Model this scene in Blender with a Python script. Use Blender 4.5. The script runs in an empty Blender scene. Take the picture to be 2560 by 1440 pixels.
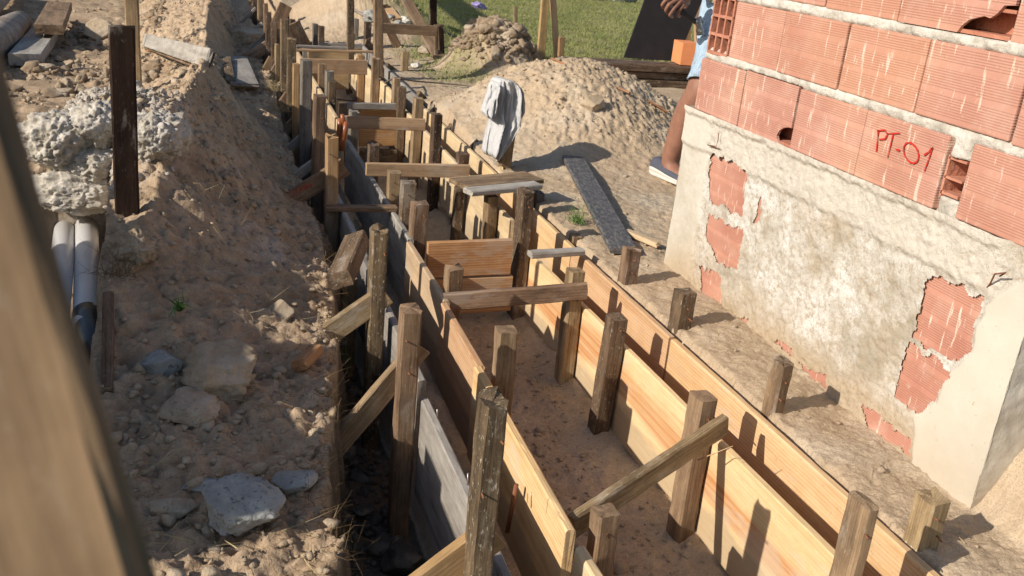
import bpy, math, random
import numpy as np
from mathutils import Vector, Matrix

# ------------------------------------------------------------------ camera, world, sun, exposure
S = bpy.context.scene
H = 1.197                                     # eye height over the site ground, metres
PC = np.array([1280.0, 720.0]); VT = np.array([467.0, -270.0]); VV = np.array([680.0, 6900.0])
F = math.sqrt(-(VT-PC) @ (VV-PC))
def _cv(p):
    v = np.array([p[0]-PC[0], p[1]-PC[1], F]); return v/np.linalg.norm(v)
_Y = _cv(VT); _Z = -_cv(VV); _X = np.cross(_Y, _Z)
R = np.array([_X, _Y, _Z])
cd = bpy.data.cameras.new('camera'); cam = bpy.data.objects.new('camera', cd); S.collection.objects.link(cam)
M = Matrix(((R[0][0], -R[0][1], -R[0][2], 0), (R[1][0], -R[1][1], -R[1][2], 0), (R[2][0], -R[2][1], -R[2][2], H), (0, 0, 0, 1)))
cam.matrix_world = M
cd.sensor_width = 36; cd.lens = 36*F/2560; cd.clip_start = .02; cd.clip_end = 3000
cd.dof.use_dof = True; cd.dof.focus_distance = 2.7; cd.dof.aperture_fstop = 12.5
S.camera = cam
SUN = Vector((1, .26, -.60)).normalized()
w = bpy.data.worlds.new('World'); S.world = w; w.use_nodes = True
nt = w.node_tree; bg = nt.nodes['Background']; sky = nt.nodes.new('ShaderNodeTexSky')
sky.sky_type = 'NISHITA'; sky.sun_disc = False
sky.sun_elevation = math.asin(-SUN.z); sky.sun_rotation = math.atan2(-SUN.x, -SUN.y)
nt.links.new(sky.outputs[0], bg.inputs[0]); bg.inputs[1].default_value = .10
sl = bpy.data.lights.new('sun', 'SUN'); sl.energy = 5.0; sl.angle = math.radians(.55); sl.color = (1, .915, .79)
so = bpy.data.objects.new('sun', sl); S.collection.objects.link(so); so.rotation_euler = SUN.to_track_quat('-Z', 'Y').to_euler()
S.view_settings.view_transform = 'Standard'; S.view_settings.look = 'None'; S.view_settings.gamma = 1
S.view_settings.exposure = .10

def ray(px, py): return R @ np.array([px-PC[0], py-PC[1], F])
def onz(px, py, z): d = ray(px, py); return Vector(np.array([0, 0, H])+(z-H)/d[2]*d)
def onx(px, py, x): d = ray(px, py); return Vector(np.array([0, 0, H])+x/d[0]*d)
def ony(px, py, y): d = ray(px, py); return Vector(np.array([0, 0, H])+y/d[1]*d)

# ------------------------------------------------------------------ noise
def _h(ix, iy, iz, s):
    n = (ix*374761393+iy*668265263+iz*2147483647+s*1274126177) & 0xffffffff
    n = ((n ^ (n >> 13))*1274126177) & 0xffffffff
    return ((n ^ (n >> 16)) & 0xffff)/65535.0
def noise(x, y, z=0, s=0):
    x, y, z = np.broadcast_arrays(np.asarray(x, float), np.asarray(y, float), np.asarray(z, float))
    xi = np.floor(x).astype(np.int64); yi = np.floor(y).astype(np.int64); zi = np.floor(z).astype(np.int64)
    xf = x-xi; yf = y-yi; zf = z-zi
    u = xf*xf*(3-2*xf); v = yf*yf*(3-2*yf); q = zf*zf*(3-2*zf)
    def c(a, b, d): return _h(xi+a, yi+b, zi+d, s)
    def l2(d):
        return (c(0, 0, d)*(1-u)+c(1, 0, d)*u)*(1-v)+(c(0, 1, d)*(1-u)+c(1, 1, d)*u)*v
    if np.all(zf == 0): return l2(0)*2-1
    return (l2(0)*(1-q)+l2(1)*q)*2-1
def fbm(x, y, z=0, o=4, s=0, g=.5):
    t = 0; a = 1; n = 0
    for k in range(o):
        t = t+a*noise(np.asarray(x)*2**k+k*17.3, np.asarray(y)*2**k-k*9.1, np.asarray(z)*2**k, s+k); n += a; a *= g
    return t/n
def worley(x, y, s=0):
    xi = np.floor(x).astype(np.int64); yi = np.floor(y).astype(np.int64); d1 = np.full(x.shape, 9.0)
    for a in (-1, 0, 1):
        for b in (-1, 0, 1):
            cx = xi+a+_h(xi+a, yi+b, xi*0, s); cy = yi+b+_h(xi+a, yi+b, xi*0, s+7)
            d1 = np.minimum(d1, np.hypot(x-cx, y-cy))
    return d1
def sm(a, b, x): t = np.clip((x-a)/(b-a), 0, 1); return t*t*(3-2*t)

# ------------------------------------------------------------------ objects
def tag(o, label=None, cat=None, group=None, kind=None):
    if label: o['label'] = label
    if cat: o['category'] = cat
    if group: o['group'] = group
    if kind: o['kind'] = kind
    return o
def mesh(name, V, Fc, mat, parent=None, smooth=False, loc=None):
    me = bpy.data.meshes.new(name)
    V = np.asarray(V, float)
    if isinstance(Fc, np.ndarray):
        n, k = Fc.shape
        me.vertices.add(len(V)); me.vertices.foreach_set('co', V.ravel())
        me.loops.add(n*k); me.loops.foreach_set('vertex_index', Fc.ravel().astype(np.int32))
        me.polygons.add(n); me.polygons.foreach_set('loop_start', np.arange(0, n*k, k, dtype=np.int32))
        me.update(calc_edges=True); me.validate()
    else:
        me.from_pydata([tuple(v) for v in V], [], Fc); me.update()
    if smooth: me.polygons.foreach_set('use_smooth', [True]*len(me.polygons))
    if mat:
        for m in (mat if isinstance(mat, (list, tuple)) else [mat]): me.materials.append(m)
    o = bpy.data.objects.new(name, me); S.collection.objects.link(o)
    if parent: o.parent = parent
    if loc is not None: o.location = loc
    return o
def empty(name, loc):
    o = bpy.data.objects.new(name, None); S.collection.objects.link(o); o.location = loc; return o
def attr(o, name, rgb):
    a = o.data.color_attributes.new(name, 'FLOAT_COLOR', 'POINT')
    c = np.ones((len(o.data.vertices), 4)); c[:, :3] = rgb; a.data.foreach_set('color', c.ravel())
def gridfaces(nr, nc):
    i = np.arange((nr-1)*(nc-1)); r = i//(nc-1); c = i % (nc-1); a = r*nc+c
    return np.stack([a, a+1, a+nc+1, a+nc], 1)

# ------------------------------------------------------------------ materials
class NB:
    def __init__(s, name, rough=.85, spec=.25):
        s.m = bpy.data.materials.new(name); s.m.use_nodes = True; s.t = s.m.node_tree
        s.b = s.t.nodes['Principled BSDF']; s.b.inputs['Roughness'].default_value = rough
        s.b.inputs['Specular IOR Level'].default_value = spec
        s.tc = s.t.nodes.new('ShaderNodeTexCoord')
    def n(s, k, **kw):
        x = s.t.nodes.new(k)
        for a, v in kw.items(): setattr(x, a, v)
        return x
    def L(s, a, b): s.t.links.new(a, b)
    def mapn(s, src, scale=(1, 1, 1), loc=None):
        x = s.n('ShaderNodeMapping'); s.L(src, x.inputs[0]); x.inputs['Scale'].default_value = scale
        if loc is not None:
            if isinstance(loc, tuple): x.inputs['Location'].default_value = loc
            else: s.L(loc, x.inputs['Location'])
        return x.outputs[0]
    def noise(s, v, sc, det=4, rough=.55, dist=0):
        x = s.n('ShaderNodeTexNoise'); s.L(v, x.inputs['Vector']); x.inputs['Scale'].default_value = sc
        x.inputs['Detail'].default_value = det; x.inputs['Roughness'].default_value = rough; x.inputs['Distortion'].default_value = dist
        return x.outputs['Fac']
    def ramp(s, f, stops):
        x = s.n('ShaderNodeValToRGB'); s.L(f, x.inputs[0]); e = x.color_ramp.elements
        while len(e) < len(stops): e.new(.5)
        for i, (p, c) in enumerate(stops):
            e[i].position = p; e[i].color = (c, c, c, 1) if isinstance(c, (int, float)) else (*c, 1)
        return x.outputs[0]
    def mix(s, f, a, b, mode='MIX'):
        x = s.n('ShaderNodeMix', data_type='RGBA', blend_type=mode)
        for i, v in ((0, f), (6, a), (7, b)):
            if hasattr(v, 'links'): s.L(v, x.inputs[i])
            elif i == 0: x.inputs[0].default_value = v
            else: x.inputs[i].default_value = (*v, 1) if isinstance(v, tuple) else (v, v, v, 1)
        return x.outputs[2]
    def math(s, op, a, b=0, c=None):
        x = s.n('ShaderNodeMath', operation=op)
        for i, v in ((0, a), (1, b)) + (((2, c),) if c is not None else ()):
            if hasattr(v, 'links'): s.L(v, x.inputs[i])
            else: x.inputs[i].default_value = v
        return x.outputs[0]
    def sep(s, v):
        x = s.n('ShaderNodeSeparateXYZ'); s.L(v, x.inputs[0]); return x.outputs
    def bump(s, h, st=.5, d=.01, prev=None):
        x = s.n('ShaderNodeBump'); s.L(h, x.inputs['Height']); x.inputs['Strength'].default_value = st; x.inputs['Distance'].default_value = d
        if prev: s.L(prev, x.inputs['Normal'])
        return x.outputs[0]
    def out(s, col=None, nrm=None, rough=None):
        if col is not None:
            if hasattr(col, 'links'): s.L(col, s.b.inputs['Base Color'])
            else: s.b.inputs['Base Color'].default_value = (*col, 1)
        if nrm: s.L(nrm, s.b.inputs['Normal'])
        if rough is not None: s.L(rough, s.b.inputs['Roughness'])
        return s.m

def wood(name, dark, light, stain, stain_amt=.5, ring=1.0, speck=0.0, bump=.5, redheart=None, mud=0):
    b = NB(name, .82, .2)
    oi = b.n('ShaderNodeObjectInfo'); sc = b.n('ShaderNodeVectorMath', operation='SCALE')
    cmb = b.n('ShaderNodeCombineXYZ')
    for i in range(3): b.L(b.math('MULTIPLY', oi.outputs['Random'], (37, 91, 53)[i]), cmb.inputs[i])
    ad = b.n('ShaderNodeVectorMath', operation='ADD'); b.L(b.tc.outputs['Object'], ad.inputs[0]); b.L(cmb.outputs[0], ad.inputs[1])
    v = ad.outputs[0]
    vl = b.mapn(v, (1.3, 24, 24)); vf = b.mapn(v, (9, 260, 260))
    g1 = b.noise(vl, 1.0, 7, .68, .5); g2 = b.noise(vf, 1.0, 4, .7); g3 = b.noise(b.mapn(v, (16, 34, 34)), 1.0, 5, .7)
    # growth rings: distorted rings cut by the board face, faint
    wv = b.n('ShaderNodeTexWave', wave_type='RINGS', rings_direction='X', wave_profile='SAW'); b.L(b.mapn(v, (.12, 11, 11), (0, .9, .5)), wv.inputs[0])
    wv.inputs['Scale'].default_value = 5.2; wv.inputs['Distortion'].default_value = 2.2; wv.inputs['Detail'].default_value = 3; wv.inputs['Detail Scale'].default_value = .5
    rg = b.math('POWER', wv.outputs['Fac'], 2.2)
    f = b.math('SUBTRACT', b.math('ADD', b.math('MULTIPLY', g1, .62), .19), b.math('MULTIPLY', rg, .16*ring))
    f = b.math('ADD', f, b.math('MULTIPLY', b.math('SUBTRACT', g2, .5), .30)); f = b.math('ADD', f, b.math('MULTIPLY', b.math('SUBTRACT', g3, .5), .30))
    col = b.ramp(f, [(.32, dark), (.56, light)])
    if redheart:
        z = b.sep(b.tc.outputs['Object'])[2]
        band = b.math('ADD', b.math('MULTIPLY', z, 9), b.math('MULTIPLY', b.noise(b.mapn(v, (.8, 3, 3)), 1, 2), 2.2))
        fz = b.ramp(b.math('ABSOLUTE', b.math('SUBTRACT', band, 1.25)), [(.25, 1.0), (.5, 0.0)])
        col = b.mix(b.math('MULTIPLY', fz, b.ramp(b.noise(b.mapn(v, (1.5, 90, 90)), 1, 3, .6), [(.4, .45), (.6, .95)])), col, b.mix(g2, tuple(c*.62 for c in redheart), redheart))
    st = b.ramp(b.noise(b.mapn(v, (3, 9, 9)), 1.0, 5, .65), [(.46, 0.0), (.66, 1.0)])
    col = b.mix(b.math('MULTIPLY', st, stain_amt), col, stain)
    if speck:
        sp = b.ramp(b.noise(b.mapn(v, (60, 160, 160)), 1.0, 3, .7), [(.60, 0.0), (.68, 1.0)])
        col = b.mix(b.math('MULTIPLY', sp, speck), col, (.50, .44, .35))
    cs_ = b.ramp(b.noise(b.mapn(v, (2.2, 7, 7), (5, 3, 1)), 1.0, 6, .72), [(.56, 0.0), (.63, 1.0)])
    col = b.mix(b.math('MULTIPLY', cs_, .38), col, (.47, .42, .35))
    if mud:
        zz = b.math('ADD', b.sep(b.tc.outputs['Object'])[2], b.math('MULTIPLY', b.noise(b.mapn(v, (6, 20, 20)), 1, 5, .7), .12))
        col = b.mix(b.math('MULTIPLY', b.ramp(zz, [(0.0, 1.0), (.03, 0.0)]), mud), col, (.33, .255, .18))
        fl_ = b.ramp(b.noise(b.mapn(v, (60, 120, 120)), 1, 3, .6), [(.66, 0.0), (.70, 1.0)]); col = b.mix(b.math('MULTIPLY', fl_, .6), col, (.30, .23, .16))
    # knots
    vo = b.n('ShaderNodeTexVoronoi'); b.L(b.mapn(v, (2.2, 9, 9)), vo.inputs['Vector']); vo.inputs['Scale'].default_value = .8
    kn = b.ramp(vo.outputs['Distance'], [(.05, 1.0), (.12, 0.0)])
    col = b.mix(b.math('MULTIPLY', kn, .75), col, tuple(c*.45 for c in dark))
    val = b.math('ADD', .76, b.math('MULTIPLY', oi.outputs['Random'], .42))
    hs = b.n('ShaderNodeHueSaturation'); b.L(col, hs.inputs['Color']); b.L(val, hs.inputs['Value']); b.L(b.math('ADD', .485, b.math('MULTIPLY', oi.outputs['Random'], .025)), hs.inputs['Hue'])
    n = b.bump(g1, bump*.6, .003); n = b.bump(g3, bump*.6, .0025, n); n = b.bump(g2, bump*.8, .0009, n)
    return b.out(hs.outputs[0], n)
M_PINE = wood('fresh_pine', (.50, .30, .14), (.69, .475, .27), (.50, .37, .23), .3, 1.1, 0, .4, mud=.6)
M_PINER = wood('pine_redheart', (.51, .325, .165), (.69, .485, .285), (.55, .42, .27), .2, .5, 0, .3, redheart=(.56, .22, .09), mud=.6)
M_CREAM = wood('sawn_cream_board', (.43, .30, .165), (.66, .50, .315), (.36, .28, .20), .45, .5, .10, .7, mud=.6)
M_ORNG = wood('orange_sawn_board', (.34, .165, .07), (.52, .31, .15), (.29, .17, .09), .35, 1.4, .05, .5)
M_TAN = wood('tan_sawn_tie', (.29, .18, .095), (.47, .32, .19), (.22, .145, .085), .45, .7, .08, .6)
M_AGED = wood('aged_brown_wood', (.045, .03, .019), (.20, .135, .082), (.03, .022, .016), .75, .4, .7, 1.0)
M_AGED2 = wood('aged_tan_wood', (.12, .075, .04), (.34, .235, .14), (.075, .052, .034), .65, .5, .3, .9)
M_GREYW = wood('weathered_grey_board', (.20, .175, .15), (.40, .37, .33), (.13, .115, .10), .5, .3, .2, .8)
M_GREYS = wood('mouldy_stake_wood', (.085, .07, .058), (.25, .22, .185), (.06, .05, .042), .5, .3, .3, 1.0)
M_DARKW = wood('wet_dark_wood', (.008, .005, .003), (.032, .017, .009), (.09, .055, .033), .25, .3, .10, .7)
M_GOLD = wood('golden_prop_wood', (.26, .155, .065), (.46, .30, .15), (.21, .135, .065), .45, .6, .1, .8)
M_BLUR = wood('rough_tan_prop', (.15, .10, .055), (.31, .215, .12), (.09, .062, .036), .9, .3, .1, .5)

def mat_soil(name='soil', obj=False, base=(.58, .45, .31), dark=(.38, .28, .185), masks=True, sc=1.0, bst=1.0):
    b = NB(name, .95, .1)
    v = b.tc.outputs['Object']
    n1 = b.noise(v, 1.3*sc, 6, .6); n2 = b.noise(v, 14*sc, 6, .7); n3 = b.noise(v, 90*sc, 4, .7)
    f = b.math('ADD', b.math('MULTIPLY', n1, .45), b.math('MULTIPLY', n2, .55))
    col = b.ramp(f, [(.34, dark), (.62, base)])
    col = b.mix(b.ramp(n3, [(.35, .3), (.6, 0.0)]), col, dark)
    col = b.mix(b.math('MULTIPLY', b.ramp(b.noise(v, 3.1*sc, 3, .5), [(.5, 0.0), (.68, 1.0)]), .45), col, (.62, .54, .43))
    if masks:
        xx = b.sep(v)[0]; lf = b.ramp(b.math('ADD', xx, b.math('MULTIPLY', n1, .3)), [(.56, 1.0), (.72, 0.0)])
        col = b.mix(b.math('MULTIPLY', lf, .85), col, b.mix(b.ramp(f, [(.36, 0.0), (.62, 1.0)]), (.25, .165, .10), (.56, .42, .285)))
        gr = b.ramp(b.noise(v, 190, 3, .75), [(.36, .8), (.5, 0.0)]); col = b.mix(b.math('MULTIPLY', gr, .7), col, (.29, .215, .145))
        col = b.mix(b.ramp(b.noise(v, 150, 3, .75), [(.62, 0.0), (.72, .5)]), col, (.74, .66, .54))
        at = b.n('ShaderNodeVertexColor', layer_name='mask'); s = b.sep(at.outputs[0])
        g = b.mix(b.ramp(n2, [(.3, 0.0), (.7, 1.0)]), (.085, .10, .03), (.27, .25, .11))
        g = b.mix(b.ramp(n1, [(.4, 0.0), (.65, .7)]), g, (.36, .31, .18))
        col = b.mix(s[0], col, g)
        lm = b.mix(b.ramp(n3, [(.3, 0.0), (.7, 1.0)]), (.44, .40, .35), (.72, .69, .64))
        col = b.mix(b.math('MULTIPLY', s[1], b.ramp(n2, [(.36, .35), (.55, 1.0)])), col, lm)
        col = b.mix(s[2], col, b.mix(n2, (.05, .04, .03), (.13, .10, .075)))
    n = b.bump(n2, .45*bst, .02); n = b.bump(n3, .8*bst, .006, n); n = b.bump(b.noise(v, 330*sc, 2, .6), .6*bst, .0018, n)
    return b.out(col, n)
M_SOIL = mat_soil()
M_CLOD = mat_soil('dry_clod', base=(.60, .48, .34), dark=(.36, .27, .18), masks=False, sc=2)
M_DCLOD = mat_soil('dark_clod', base=(.42, .32, .22), dark=(.22, .155, .10), masks=False, sc=2)  # darker clod colour; on the upper-left rubble it also stands in for shade
M_LIME = mat_soil('lime_lump', base=(.60, .56, .50), dark=(.46, .40, .33), masks=False, sc=2)
M_DSTONE = mat_soil('dark_stone', base=(.19, .18, .165), dark=(.075, .065, .055), masks=False, sc=2)
def mat_rock(name, a, c, spots):
    b = NB(name, .9, .2); v = b.tc.outputs['Object']
    n1 = b.noise(v, 9, 6, .65); n2 = b.noise(v, 70, 3, .7)
    col = b.ramp(n1, [(.35, a), (.65, c)])
    col = b.mix(b.math('MULTIPLY', b.ramp(b.noise(v, 85, 3, .6), [(.60, 0.0), (.66, 1.0)]), .7), col, spots)
    n = b.bump(n1, .5, .02); n = b.bump(n2, .7, .004, n)
    return b.out(col, n)
M_GROCK = mat_rock('grey_rubble', (.22, .22, .21), (.40, .40, .375), (.06, .06, .06))
M_TROCK = mat_rock('tan_rubble', (.30, .235, .165), (.50, .42, .32), (.2, .15, .1))
M_CONC = mat_rock('white_concrete', (.48, .45, .40), (.70, .67, .60), (.3, .27, .22))
def mat_block(name, a=(.44, .21, .155), c=(.55, .30, .23), splash=.8, off=.622, per=.2135, ax=2):
    b = NB(name, .88, .2); v = b.tc.outputs['Object']; z = b.sep(v)[ax]
    q = b.math('DIVIDE', b.math('SUBTRACT', z, off), per)
    vv = b.math('MULTIPLY', b.math('FRACT', q), per)
    wob = b.math('MULTIPLY', b.noise(v, 5, 2), .003)
    vw = b.math('ADD', vv, wob)
    tn = b.n('ShaderNodeVertexColor', layer_name='tone'); ts = b.sep(tn.outputs[0])
    rib = b.math('SINE', b.math('MULTIPLY', vw, 2*math.pi/.0064))
    # three ribbed strips separated by smooth ones
    k = b.math('FRACT', b.math('DIVIDE', b.math('ADD', vv, -.006), .0625))
    on = b.math('MULTIPLY', b.math('GREATER_THAN', k, .16), b.math('LESS_THAN', k, .92))
    hgt = b.math('MULTIPLY', rib, on)
    n1 = b.noise(v, 5, 5, .6); n2 = b.noise(v, 60, 4, .65)
    col = b.ramp(n1, [(.32, a), (.66, c)])
    col = b.mix(b.math('MULTIPLY', b.ramp(b.noise(v, 1.7, 2), [(.52, 0.0), (.7, 1.0)]), .4), col, (.62, .36, .21))
    col = b.mix(b.math('MULTIPLY', b.math('MULTIPLY', b.ramp(rib, [(.0, 1.0), (.45, 0.0)]), on), .22), col, tuple(x*.55 for x in a))
    col = b.mix(b.math('MULTIPLY', ts[0], .35), col, (.58, .30, .18)); col = b.mix(b.math('MULTIPLY', ts[1], .35), col, (.36, .15, .10))
    dust = b.math('MULTIPLY', b.ramp(b.noise(b.mapn(v, (30, 60, 9)), 1, 4, .6), [(.60, 0.0), (.66, 1.0)]), splash)
    dust = b.math('MAXIMUM', dust, b.math('MULTIPLY', b.ramp(n2, [(.6, 0.0), (.75, .7)]), splash*.6))
    dust = b.math('MAXIMUM', dust, b.math('MULTIPLY', b.ramp(b.noise(v, 9, 5, .7), [(.5, 0.0), (.75, .6)]), splash*.5))
    col = b.mix(dust, col, (.68, .55, .45))
    n = b.bump(hgt, .32, .0018); n = b.bump(n2, .4, .002, n)
    return b.out(col, n)
M_BLOCK = mat_block('fired_clay_block')
M_BLOCKP = mat_block('exposed_clay_block', (.43, .19, .135), (.54, .275, .20), 1.0, .10, .19)
M_BLOCKI = mat_rock('clay_block_inside', (.40, .16, .10), (.52, .24, .16), (.3, .12, .08))
def mat_mortar(name, a, c, st=1.0):
    b = NB(name, .95, .1); v = b.tc.outputs['Object']
    n1 = b.noise(v, 16, 6, .7); n2 = b.noise(v, 110, 4, .7)
    col = b.ramp(n1, [(.32, a), (.6, c)])
    n = b.bump(n1, .8*st, .012); n = b.bump(n2, .8*st, .003, n)
    return b.out(col, n)
M_MORT = mat_mortar('rough_mortar', (.37, .335, .285), (.62, .58, .52))
def mat_plaster():
    b = NB('rough_plaster', .95, .1); v = b.tc.outputs['Object']
    at = b.n('ShaderNodeVertexColor', layer_name='mask'); s = b.sep(at.outputs[0])
    n1 = b.noise(v, 6, 6, .65); n2 = b.noise(v, 45, 5, .7); n3 = b.noise(v, 160, 3, .7)
    col = b.ramp(n1, [(.36, (.38, .335, .265)), (.48, (.52, .48, .415)), (.62, (.66, .635, .59))])
    col = b.mix(b.math('MULTIPLY', b.ramp(b.noise(v, 3.4, 4, .6), [(.54, 0.0), (.66, 1.0)]), .25), col, (.56, .42, .28))
    col = b.mix(b.ramp(n2, [(.38, .7), (.50, 0.0)]), col, (.38, .31, .22)); col = b.mix(b.ramp(n3, [(.36, .6), (.48, 0.0)]), col, (.36, .30, .23))
    cr = b.mix(b.ramp(b.noise(v, 3, 5, .6), [(.35, 0.0), (.65, 1.0)]), (.50, .455, .375), (.60, .56, .48))
    cr = b.mix(b.ramp(b.noise(v, 55, 3, .8), [(.66, 0.0), (.70, .6)]), cr, (.35, .30, .23))
    col = b.mix(s[0], col, cr)
    gr = b.mix(n2, (.50, .455, .385), (.66, .61, .53)); col = b.mix(s[1], col, gr)
    col = b.mix(s[2], col, b.mix(n2, (.37, .28, .18), (.50, .39, .27)))
    st = b.math('SUBTRACT', 1, b.math('MULTIPLY', s[0], .8))
    x = b.n('ShaderNodeBump'); b.L(n2, x.inputs['Height']); b.L(b.math('MULTIPLY', st, .9), x.inputs['Strength']); x.inputs['Distance'].default_value = .008
    y = b.n('ShaderNodeBump'); b.L(n3, y.inputs['Height']); b.L(b.math('MULTIPLY', st, .8), y.inputs['Strength']); y.inputs['Distance'].default_value = .003; b.L(x.outputs[0], y.inputs['Normal'])
    return b.out(col, y.outputs[0])
M_PLAST = mat_plaster()
def mat_plain(name, col, rough=.6, spec=.3, var=.15, sc=30, bst=.2, metal=0):
    b = NB(name, rough, spec); n = b.noise(b.tc.outputs['Object'], sc, 4, .6)
    b.b.inputs['Metallic'].default_value = metal
    c = b.mix(n, tuple(x*(1-var) for x in col), tuple(min(1, x*(1+var)) for x in col))
    return b.out(c, b.bump(n, bst, .003))
M_RED = mat_plain('red_marker', (.50, .03, .02), .6)
M_RUST = mat_plain('rusty_steel', (.22, .09, .045), .8, .3, .4, 80, .5)
M_STEEL = mat_plain('worn_steel', (.35, .34, .33), .4, .5, .2, 60, .2, .8)
M_PIPE = mat_plain('white_pvc', (.68, .67, .66), .35, .5, .06, 12, .05)
M_TAPE = mat_plain('black_tape', (.012, .012, .015), .3, .5, .3, 20, .5)
M_BLACK = mat_plain('black_panel', (.018, .014, .013), .55, .3, .4, 9, .2)
M_ORBR = mat_plain('orange_clay', (.74, .27, .115), .8, .2, .1, 20, .2)
M_SKIN = mat_plain('skin', (.27, .13, .085), .55, .35, .35, 28, .35)
M_DENIM = mat_plain('pale_denim', (.36, .47, .58), .9, .1, .35, 22, .4)
M_SHIRTP = mat_plain('beige_shirt', (.42, .39, .30), .9, .1, .15, 20, .3)
M_CLOTH = mat_plain('white_cloth', (.60, .595, .595), .9, .1, .07, 14, .25)
def _tr(m):
    t = m.node_tree; o = [n for n in t.nodes if n.type == 'OUTPUT_MATERIAL'][0]; p = [n for n in t.nodes if n.type == 'BSDF_PRINCIPLED'][0]
    tr = t.nodes.new('ShaderNodeBsdfTranslucent'); tr.inputs[0].default_value = (.62, .61, .6, 1); mx = t.nodes.new('ShaderNodeMixShader'); mx.inputs[0].default_value = .12
    t.links.new(p.outputs[0], mx.inputs[1]); t.links.new(tr.outputs[0], mx.inputs[2]); t.links.new(mx.outputs[0], o.inputs[0])
def _cr(m):
    t = m.node_tree; p = [n for n in t.nodes if n.type == 'BSDF_PRINCIPLED'][0]; tc = t.nodes.new('ShaderNodeTexCoord'); mp = t.nodes.new('ShaderNodeMapping'); mp.inputs['Scale'].default_value = (34, 34, 7); mp.inputs['Rotation'].default_value = (0, .25, 0)
    nz_ = t.nodes.new('ShaderNodeTexNoise'); nz_.inputs['Scale'].default_value = 1.0; nz_.inputs['Detail'].default_value = 3; nz_.inputs['Distortion'].default_value = 1.2; bp = t.nodes.new('ShaderNodeBump'); bp.inputs['Strength'].default_value = .9; bp.inputs['Distance'].default_value = .022
    t.links.new(tc.outputs['Object'], mp.inputs[0]); t.links.new(mp.outputs[0], nz_.inputs['Vector']); t.links.new(nz_.outputs['Fac'], bp.inputs['Height']); t.links.new(bp.outputs[0], p.inputs['Normal'])
_cr(M_CLOTH); _cr(M_DENIM); _tr(M_CLOTH)
M_SHOE = mat_plain('grey_canvas', (.085, .09, .115), .85, .2, .25, 60, .3)
M_SOLE = mat_plain('pale_shoe_rubber', (.60, .56, .50), .6, .3, .12, 30, .1)
M_LACE = mat_plain('dark_lace', (.06, .05, .045), .8)
M_HAIR = mat_plain('dark_hair', (.02, .015, .012), .7)
M_EYE = mat_plain('eye_white', (.7, .7, .68), .3)
M_PURP = mat_plain('purple_plastic', (.33, .27, .55), .4, .5, .3, 15, .3)
M_CORD = mat_plain('dull_cord', (.12, .10, .08), .7)
M_HAND = mat_plain('varnished_handle', (.30, .095, .035), .35, .5, .3, 30, .15)
M_STRAW = mat_plain('dry_straw', (.38, .30, .17), .9, .1, .3, 5, .1)
M_ROOT = mat_plain('brown_root', (.17, .115, .06), .9, .1, .3, 5, .1)
def mat_blade(name, a, c):
    b = NB(name, .8, .2); n = b.noise(b.tc.outputs['Object'], 1.4, 4, .7)
    n2 = b.noise(b.tc.outputs['Object'], 60, 2, .7)
    f = b.math('ADD', b.math('MULTIPLY', n, .6), b.math('MULTIPLY', n2, .4))
    col = b.ramp(f, [(.36, a), (.62, c)])
    b.b.inputs['Subsurface Weight'].default_value = 0
    return b.out(col)
M_BLADE = mat_blade('lawn_blades', (.13, .19, .045), (.34, .33, .13))
M_LEAF = mat_blade('green_leaf', (.06, .14, .03), (.16, .28, .07))
M_BARK = mat_rock('pale_bark', (.22, .17, .13), (.46, .40, .34), (.10, .07, .05))

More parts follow.
